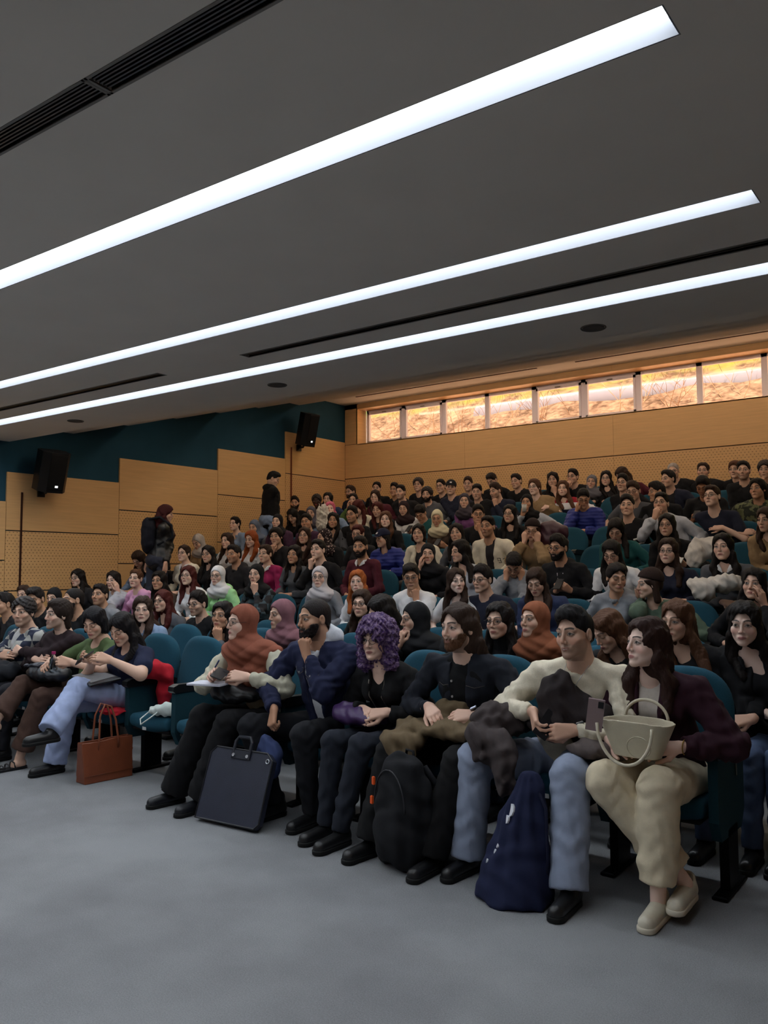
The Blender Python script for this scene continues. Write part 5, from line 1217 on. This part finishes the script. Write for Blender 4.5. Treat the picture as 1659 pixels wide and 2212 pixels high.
def watch(G, s, off, sq, label, col, face):
    E, W, _ = G[2][s]; b = Vector(G[0].location); E = Vector([float(v) for v in E]); W = Vector([float(v) for v in W]); ax_ = (W-E).normalized(); p = W-ax_*off
    u = ax_.cross(Vector((0, 0, 1))).normalized(); v = ax_.cross(u)
    t = tag(empty('wristwatch', b+p), label, 'watch')
    link('strap', MB().tube([tuple((u*math.cos(a)+v*math.sin(a))*.0335) for a in [2*PI*k/24 for k in range(24)]], [.0075]*24, 6, True).mesh(smooth=True), mat('plastic', col), t)
    d = (-u*.5*(-1 if u.y > 0 else 1)+Vector((0, -.55, .6))).normalized(); q = d*.041; r_ = d.to_track_quat('Z', 'Y').to_euler()
    o = box_obj('face', (.038 if sq else .032, .036, .009), q, r_, mat('metal', (120, 120, 125)), .003, t); box_obj('dial', (.032, .030, .001), (0, 0, .0052), (0, 0, 0), mat('lamp', face, e=.9) if sq else mat('plastic', face), 0, o)
watch(G2, 1, .035, False, 'wristwatch of the person in cream sweater', (110, 96, 80), (220, 216, 206)); watch(G3, 1, .012, True, 'square watch with a lit screen on the person in black denim shirt', (30, 32, 44), (215, 225, 255))
f2 = G2[3]; b0 = Vector(G2[0].location); vv = lambda a: Vector([float(q) for q in a])
N2, C2, Y2, X2, ax2 = vv(f2['N']), vv(f2['C']), vv(f2['Yb']), vv(f2['X']), vv(f2['ax'])
t = tag(empty('necklace', b0+N2), 'fine silver necklace with a dark round pendant on the cream sweater', 'necklace')
pe = (C2-N2)+Y2*.158-ax2*.06
link('chain', MB().tube([tuple(X2*.06+Y2*.05+ax2*.02), tuple(X2*.045+Y2*.115-ax2*.06), tuple(pe), tuple(-X2*.045+Y2*.115-ax2*.06), tuple(-X2*.06+Y2*.05+ax2*.02)], .0016, 5).mesh(smooth=True), mat('metal', (190, 190, 190)), t)
link('pendant', MB().tube([tuple(pe+Y2*.0), tuple(pe+Y2*.008)], .013, 14).mesh(), mat('plastic', (30, 30, 34)), t)
# brown coat on the lap, black shirt buttons
soft('coat', 'olive brown coat spread over the lap of the person in black shirt', 'coat', (-2.45, 3.90, .655), [((0, 0, 0), (.30, .15, .05)), ((-.20, -.13, -.06), (.14, .10, .06)), ((.16, -.02, .015), (.15, .13, .055)), ((-.02, .10, .07), (.12, .06, .08)), ((-.18, -.19, -.12), (.10, .04, .06))], mat('cloth', (104, 88, 66)), .008, .009, 30)
f3 = G3[3]; b0 = Vector(G3[0].location); N3, C3, Y3, X3, ax3 = [vv(f3[q]) for q in ('N', 'C', 'Yb', 'X', 'ax')]
def surf(G, pts, lift=.002):            # points lying on the garment, given across / along the torso
    fr = G[3]; out = []
    for u, w in pts:
        o0 = fr['C']+fr['X']*u+fr['ax']*w; R0 = np.arange(.34, .0, -.0015, dtype=f32)
        h = fr['gar'](np.stack([o0+fr['Yb']*a for a in R0]).astype(f32)) < 0
        out.append(vv(o0+fr['Yb']*(R0[np.argmax(h)]+lift)))
    return out
def seam(G, name, pts, r, m):
    par = [c for c in G[0].children if c.name.split('.')[0] in TOPN.values()][0]; return link(name, MB().tube(surf(G, pts), r, 5).mesh(smooth=True), m, par)
def button(G, u, w, r, m):
    par = [c for c in G[0].children if c.name.split('.')[0] in TOPN.values()][0]; q = surf(G, [(u, w)], 0)[0]; d = vv(G[3]['Yb'])
    return link('button', MB().tube([tuple(q-d*.002), tuple(q+d*.004)], r, 10).mesh(), m, par)
Mst = mat('cloth', (92, 88, 84)); Msn = mat('metal', (205, 205, 205)); Mzip = mat('metal', (150, 145, 135))
for w in (.02, -.07, -.16): button(G3, -.035, w, .0065, Msn)
for u in (-.10, .10):
    seam(G3, 'pocket_seam', [(u-.045, .0), (u, -.012), (u+.045, .0)], .0015, Mst); seam(G5, 'pocket_flap', [(u-.05, .01), (u-.045, -.015), (u, -.035), (u+.045, -.015), (u+.05, .01), (u-.05, .01)], .0016, Mst); button(G5, u, -.022, .0065, Msn)
for s in (-1, 1): seam(G4, 'zip', [(s*.058, .09), (s*.054, .03), (s*.047, -.05), (s*.042, -.13), (s*.038, -.20)], .0028, Mzip)
for u in (-.05, .05): seam(G5, 'stitching', [(u*1.3, .07), (u*1.15, -.05), (u, -.22)], .0014, Mst)
seam(G1, 'lapel_edge', [(.075, .10), (.09, .02), (.06, -.06), (.045, -.2)], .003, mat('cloth', (44, 20, 30))); seam(G1, 'lapel_edge', [(-.075, .10), (-.09, .02), (-.06, -.06), (-.045, -.2)], .003, mat('cloth', (44, 20, 30)))
# black backpack with orange pulls, navy drawstring sack, portfolio, tote
def backpack(loc, rz, w, d, h, m, name, label, cat, pulls=None, tilt=0):
    t = tag(empty(name, loc, rz), label, cat); t.rotation_euler = (tilt, 0, rz)
    def f(P):
        z = P[:, 2]/h; sx = w/2*(1-.30*np.clip(z-.45, 0, 1)**1.2*1.8); sy_ = d/2*(1-.35*np.clip(z-.5, 0, 1)*1.6)
        o = (np.maximum((np.abs(P[:, 0])/sx)**3.2+(np.abs(P[:, 1])/sy_)**3.2+(np.abs(P[:, 2]-h/2)/(h/2))**5, 1e-6)**(1/3.2)-1)*.09
        pk = ell(P, (0, -d*.36, h*.30), (w*.38, d*.30, h*.24)); o = smin(o, pk, .02)
        return o+wob(P, 26, .006, w*9)
    sdf_obj('bag_body', f, (-w*.65, -d*.95, -.01), (w*.65, d*.7, h*1.05), .009, m, t)
    link('grab_loop', MB().tube([(-.035, d*.18, h*.93), (-.03, d*.2, h*1.03), (.03, d*.2, h*1.03), (.035, d*.18, h*.93)], .008, 6).mesh(smooth=True), mat('cloth', (22, 22, 25)), t)
    for s in (-1, 1): link('strap', MB().tube([(s*w*.22, d*.36, h*.9), (s*w*.34, d*.56, h*.75), (s*w*.38, d*.58, h*.4), (s*w*.36, d*.42, h*.1)], .016, 6).mesh(smooth=True), m, t)
    link('zip', MB().tube([(w*.40*math.cos(a), -d*.40, h*.55+h*.33*math.sin(a)) for a in [PI*k/16 for k in range(17)]], .004, 5).mesh(smooth=True), mat('plastic', (50, 50, 54)), t)
    for (x, y, z) in (pulls or []):
        link('zip_pull', MB().box(x-.008, x+.008, y-.008, y+.004, z-.024, z+.018, .003).mesh(), mat('plastic', (236, 92, 34)), t)
    return t
backpack((-2.53, 3.60, 0), math.radians(-20), .34, .22, .56, mat('cloth', (22, 23, 27)), 'backpack', 'black backpack with orange zip pulls on the floor between black trouser legs', 'backpack', [(-.10, -.115, .43), (-.10, -.125, .335)])
t = tag(empty('drawstring_bag', (-1.88, 3.54, 0)), 'navy drawstring bag standing on the floor between the light jeans', 'bag')
def sack(P):
    z = np.clip(P[:, 2]/.57, 0, 1); r = .165*(1-z)**.6*(1-.15*z)+.02; x = P[:, 0]-.05*z; y = P[:, 1]-.10*z
    an = np.arctan2(y, x); d = (np.sqrt((x/1.05)**2+(y/.82)**2)-r*(1+.05*np.sin(an*9+z*5)*z*2))*.7
    d = smax(d, -P[:, 2], .02); return smax(d, P[:, 2]-.57, .02)+wob(P, 28, .006, 3)
sdf_obj('bag_body', sack, (-.24, -.22, -.01), (.28, .28, .66), .009, mat('cloth', (27, 33, 62)), t)
for s in (0, 1): link('cord', MB().tube([(.05, .09, .56), (.12+.03*s, .07-.02*s, .42), (.155+.02*s, .04-.03*s, .2), (.15, .02, .03)], .008, 6).mesh(smooth=True), mat('cloth', (20, 24, 48)), t)
for (x, y, z, w, h) in ((-.085, -.125, .40, .05, .06), (-.097, -.115, .36, .04, .04), (-.120, -.085, .24, .03, .022), (-.125, -.08, .21, .026, .03), (-.13, -.078, .17, .022, .02)):
    dr_ = A(x, y, 0); dr_ = dr_/np.linalg.norm(dr_); R0 = np.arange(.30, .0, -.001, dtype=f32); hit = R0[np.argmax(sack(np.stack([dr_*a+A(0, 0, z) for a in R0])) < 0)]
    pm = dr_*(hit-.001); o = link('printed_mark', MB().prism([(w/2*math.cos(a), h/2*math.sin(a)) for a in [2*PI*k/9 for k in range(9)]], -.004, .004, 'y').mesh(), mat('cloth', (214, 216, 224)), t, (float(pm[0]), float(pm[1]), z)); o.rotation_euler = (-.30, 0, math.atan2(float(dr_[1]), float(dr_[0]))+PI/2)
# portfolio case leaning against the legs
bl, br = at_y(415, 1771, 3.53), at_y(572, 1802, 3.56); wv = (br-bl); wl = wv.length
t = tag(empty('portfolio_case', (bl+br)/2+Vector((0, 0, .012)), math.atan2(wv.y, wv.x)), 'large flat black portfolio case with a handle, leaning on the black trouser legs', 'case'); t.rotation_euler = (math.radians(-20), 0, math.atan2(wv.y, wv.x))
W_, H_2 = .50, .43
link('panel', MB().prism([(-W_/2, 0), (W_/2-.03, 0), (W_/2, .03), (W_/2, H_2-.04), (W_/2-.05, H_2), (-W_/2+.04, H_2), (-W_/2, H_2-.04)], -.02, .02, 'y').mesh(), mat('leather', (44, 47, 62)), t)
link('binding', MB().tube([(-W_/2, -.02, .005), (W_/2-.03, -.02, .005), (W_/2, -.02, .035), (W_/2, -.02, H_2-.04), (W_/2-.05, -.02, H_2), (-W_/2+.04, -.02, H_2), (-W_/2, -.02, H_2-.04)], .006, 6, True).mesh(), mat('leather', (22, 23, 30)), t)
hp_ = [(-.065, H_2-.05), (-.065, H_2+.045), (-.045, H_2+.075), (.045, H_2+.075), (.065, H_2+.045), (.065, H_2-.05)]
link('handle', MB().tube([(x, -.024, z) for x, z in hp_], .011, 8).box(-.075, .075, -.03, -.019, H_2-.055, H_2-.005, .003).mesh(smooth=False), mat('leather', (34, 36, 46)), t)
for x in (-.055, .055): link('rivet', MB().prism([(.010*math.cos(a), .010*math.sin(a)) for a in [2*PI*k/12 for k in range(12)]], -.036, -.029, 'y').mesh(), mat('metal', (220, 220, 224)), t, (x, 0, H_2-.035))
link('ring', MB().tube([(W_/2-.035+.012*math.cos(a), -.026, H_2-.045+.012*math.sin(a)) for a in [2*PI*k/14 for k in range(14)]], .003, 5, True).mesh(smooth=True), mat('metal', (220, 220, 224)), t)
soft('cloth_bag', 'blue cloth bag hanging behind the portfolio handle', 'bag', (-3.66, 3.78, .40), [((0, 0, 0), (.09, .05, .10)), ((.05, .0, -.04), (.06, .05, .10))], mat('denim', (60, 72, 112)), .008, .006, 36)
# brown tote
t = tag(empty('tote_bag', (-5.35, 3.83, 0), math.radians(84)), 'brown leather tote bag standing on the carpet beside the light jeans', 'tote bag')
def tote(P):
    z = P[:, 2]/.29; w = .19+.012*z; dd = .065-.03*z
    o = np.maximum(np.abs(P[:, 0])-w, np.abs(P[:, 1])-dd+.006*np.sin(P[:, 0]*18)*z); i = np.maximum(np.abs(P[:, 0])-w+.006, np.abs(P[:, 1])-dd+.006+.006*np.sin(P[:, 0]*18)*z)
    d = smax(o, -np.maximum(i+.003, .22-P[:, 2]), .003); return np.maximum(np.maximum(d, -P[:, 2]), P[:, 2]-.29-.004*np.sin(P[:, 0]*14))
sdf_obj('bag_body', tote, (-.24, -.10, -.01), (.24, .10, .31), .006, mat('leather', (122, 64, 40)), t)
for s in (-1, 1): link('handle', MB().tube([(-.08, s*.04, .22), (-.075, s*.045, .30), (-.06, s*.035+.01, .46), (-.02, s*.03+.01, .54), (.03, s*.03+.01, .52), (.06, s*.035, .42), (.075, s*.045, .30), (.08, s*.04, .22)], .0075, 6).mesh(smooth=True), mat('leather', (134, 72, 46)), t)
link('base_seam', MB().tube([(-.19, -.066, .055), (.19, -.066, .055)], .0025, 5).mesh(), mat('leather', (110, 52, 26)), t)
# red jacket, pale pouch, notebook, phone, pen, laptop, bottle, black bags
soft('jacket', 'bright red jacket bunched beside the navy top on the seat', 'jacket', (-5.25, 4.16, .76), [((0, 0, 0), (.075, .12, .085)), ((.01, .10, -.04), (.07, .08, .07)), ((.0, .12, -.16), (.05, .08, .12)), ((-.22, -.10, -.30), (.14, .20, .02))], mat('cloth', (176, 26, 42)), .009, .009, 24)
t = tag(soft('pouch', 'small pale drawstring pouch on the empty front seat', 'pouch', (-4.98, 4.02, .50), [((0, 0, 0), (.10, .07, .04)), ((.06, .02, .02), (.07, .06, .04))], mat('cloth', (196, 206, 202)), .007, .007, 40), None)
link('loop', MB().tube([(-.06, -.05, -.01), (-.065, -.12, -.05), (-.02, -.15, -.08), (.03, -.12, -.04), (.05, -.06, 0)], .005, 6).mesh(smooth=True), mat('cloth', (200, 208, 204)), t)
p = midhands(G6)
phone(p+Vector((.02, -.03, .015)), (math.radians(-75), math.radians(20), math.radians(30)), 'black phone in the hand of the person in rust headscarf', (18, 18, 22))
o = tag(link('pen', MB().tube([(0, 0, -.06), (0, 0, .075)], .005, 8).mesh(), mat('plastic', (44, 66, 120)), None, p+Vector((-.03, -.02, .055))), 'blue pen in the hand of the person in rust headscarf', 'pen'); o.rotation_euler = (.3, .9, 0)
tag(box_obj('notebook', (.24, .17, .014), p+Vector((-.08, -.02, -.055)), (0, 0, .3), mat('cloth', (206, 208, 220))), 'open white notebook on the lap of the person in rust headscarf', 'notebook')
soft('handbag', 'black handbag on the lap under the notebook', 'handbag', (-4.08, 3.93, .70), [((0, 0, 0), (.17, .13, .06)), ((-.04, -.06, .02), (.12, .08, .07))], mat('leather', (20, 20, 23)), .009, .006, 28)
soft('shoulder_bag', 'purple bag on the lap under the clasped ringed hands', 'bag', (-3.07, 3.93, .655), [((0, 0, 0), (.18, .10, .055)), ((-.10, .0, .02), (.08, .08, .06))], mat('leather', (70, 44, 92)), .008, .005, 34)
E_, W_3, _ = G4[2][-1]; q = G4[2][-1][2][1][1][0][1]
tag(link('ring', MB().tube([(Vector(G4[0].location)+vv(q))+Vector((0, .011*math.cos(a), .011*math.sin(a))) for a in [2*PI*k/14 for k in range(14)]], .003, 5, True).mesh(smooth=True), mat('metal', (215, 215, 220)), None), 'silver ring on the clasped hands above the purple bag', 'ring')
p = midhands(G7); phone(p+Vector((-.04, -.02, .0)), (math.radians(-60), math.radians(-30), math.radians(-20)), 'phone held by the person in navy short-sleeved top', (30, 24, 26))
t = tag(empty('laptop', (-5.60, 3.92, .70)), 'closed dark laptop sleeve with papers on the lap of the navy top', 'laptop'); t.rotation_euler = (math.radians(8), math.radians(6), math.radians(-12))
box_obj('sleeve', (.34, .24, .02), (0, 0, 0), (0, 0, 0), mat('leather', (28, 26, 30)), .006, t); box_obj('papers', (.30, .20, .004), (-.03, -.01, .012), (0, 0, .1), mat('cloth', (120, 118, 120)), 0, t)
p = midhands(G8); t = tag(empty('water_bottle', p+Vector((.0, .02, .015))), 'clear water bottle with a magenta cap held over the lap', 'bottle')
link('bottle', MB().tube([(0, 0, -.10), (0, 0, -.095), (0, 0, .02), (0, 0, .05), (0, 0, .062)], [.022, .030, .030, .014, .013], 16).mesh(smooth=True), mat('glass', (225, 235, 245)), t)
link('cap', MB().tube([(0, 0, .062), (0, 0, .082)], .0155, 14).mesh(), mat('plastic', (176, 50, 110)), t)
t = soft('handbag', 'black tufted bag on the lap of the person in green t-shirt', 'handbag', (-6.22, 3.90, .70), [((0, 0, 0), (.21, .14, .07)), ((.15, -.02, .0), (.12, .10, .05))], mat('leather', (34, 35, 42)), .009, .006, 30)
r_ = random.Random(4)
for k in range(16):
    x, y = r_.uniform(-.15, .17), r_.uniform(-.12, .06); o = link('tuft', raw_mesh('tuft', *sdf_mesh(lambda P: ell(P, (0, 0, 0), (.034, .018, .012))+wob(P, 90, .003, k), (-.04, -.03, -.02), (.04, .03, .02), .005)), mat('leather', (58, 60, 70)), t, (x, y, .070-.4*(x*x+y*y))); o.rotation_euler = (r_.uniform(-.4, .4), r_.uniform(-.4, .4), r_.uniform(0, 3))
soft('coat', 'black coat bundled on the lap at the left edge of the photo', 'coat', (-6.98, 3.90, .68), [((0, 0, 0), (.24, .15, .08)), ((.15, -.08, -.02), (.12, .10, .08))], mat('cloth', (26, 28, 34)), .010, .010, 26)
# further back
q = at_y(1528, 1182, HY(6)-.30); soft('coat', 'white fleece coat thrown over the seat beside the grey knit sweater', 'coat', (q.x, q.y, q.z), [((0, 0, -.01), (.19, .07, .11)), ((-.10, -.04, -.08), (.09, .07, .13)), ((.10, -.03, -.07), (.07, .06, .09))], mat('knit', (206, 200, 192)), .010, .011, 34)
q = at_y(1548, 1262, HY(5)-.25); soft('coat', 'white lined coat on the lap of the grey knit sweater', 'coat', (q.x, q.y, q.z), [((0, 0, 0), (.24, .12, .07)), ((-.10, -.05, -.06), (.11, .09, .09)), ((.12, -.02, .03), (.09, .08, .05))], mat('knit', (196, 190, 182)), .010, .010, 36)
q = at_y(1190, 1152, HY(6)+.12); soft('bag', 'maroon bag standing on the empty seat beside the tan coat', 'bag', (q.x, q.y, q.z), [((0, 0, 0), (.22, .08, .14)), ((0, 0, -.1), (.22, .10, .08))], mat('leather', (66, 34, 46)), .012, .008, 22)
q = at_y(698, 1112, HY(8)-.12); soft('fleece_coat', 'white fluffy coat held beside the pink hair', 'coat', (q.x, q.y, q.z), [((0, 0, 0), (.12, .09, .18)), ((.02, 0, -.16), (.14, .1, .12))], mat('knit', (206, 200, 190)), .012, .014, 50)
# backpack carried up the aisle
f1 = W1[3]; b1 = Vector(W1[0].location); C1, Y1, X1, ax1 = [vv(f1[q]) for q in ('C', 'Yb', 'X', 'ax')]
t = tag(empty('backpack', b1+C1-Y1*.20), 'dark navy backpack worn by the person walking up the aisle', 'backpack')
def bp(P):
    x = P@A(*X1); y = -(P@A(*Y1)); z = P[:, 2]; return (np.maximum((np.abs(x)/.16)**3+(np.abs(y)/.10)**3+(np.abs(z+.02)/.25)**3, 1e-6)**(1/3)-1)*.1+wob(P, 26, .005)
sdf_obj('bag_body', bp, (-.26, -.26, -.32), (.26, .26, .28), .012, mat('cloth', (24, 27, 38)), t)
for s in (-1, 1): link('strap', MB().tube([tuple(X1*s*.10+Vector((0, 0, .20))), tuple(X1*s*.12+Y1*.15+Vector((0, 0, .235))), tuple(X1*s*.13+Y1*.31+Vector((0, 0, .12))), tuple(X1*s*.14+Y1*.33+Vector((0, 0, -.05))), tuple(X1*s*.16+Y1*.12+Vector((0, 0, -.16)))], .018, 6).mesh(smooth=True), mat('cloth', (24, 27, 36)), t)
# prints on tops
def patch(key, name, marks, m):            # cloth prints that follow the chest
    G = SITTERS[key]; par = [c for c in G[0].children if c.name.split('.')[0] in TOPN.values()][0]; b = MB()
    for pts, r in marks: b.tube(surf(G, pts, .001), r, 6)
    link(name, b.mesh(smooth=True), m, par)
Mw = mat('cloth', (214, 214, 216))
patch((6, 1053), 'number_patch', [([(.115, -.06), (.085, -.06), (.085, -.09), (.112, -.09), (.116, -.06), (.114, -.115), (.085, -.115)], .0042), ([(.142, -.07), (.152, -.06), (.152, -.116)], .0046)], mat('cloth', (36, 36, 40)))
patch((7, 1355), 'printed_stripes', [([(.02, -.10), (.06, -.09), (.12, -.085)], .012), ([(.02, -.14), (.06, -.15), (.12, -.135)], .011), ([(.02, -.18), (.06, -.20), (.12, -.19)], .010)], Mw)
patch((7, 1538), 'chest_emblem', [([(.06, -.06), (.085, -.045), (.11, -.06), (.085, -.072), (.06, -.06)], .003), ([(.066, -.06), (.104, -.06)], .0035)], Mw)
patch((5, 1206), 'drawstrings', [([(.03, .06), (.034, -.06)], .003), ([(-.03, .06), (-.028, -.05)], .003)], Mw)
patch((4, 470), 'zip_flap', [([(.05, .09), (.03, -.02), (.0, -.13)], .007)], mat('cloth', (30, 44, 62)))
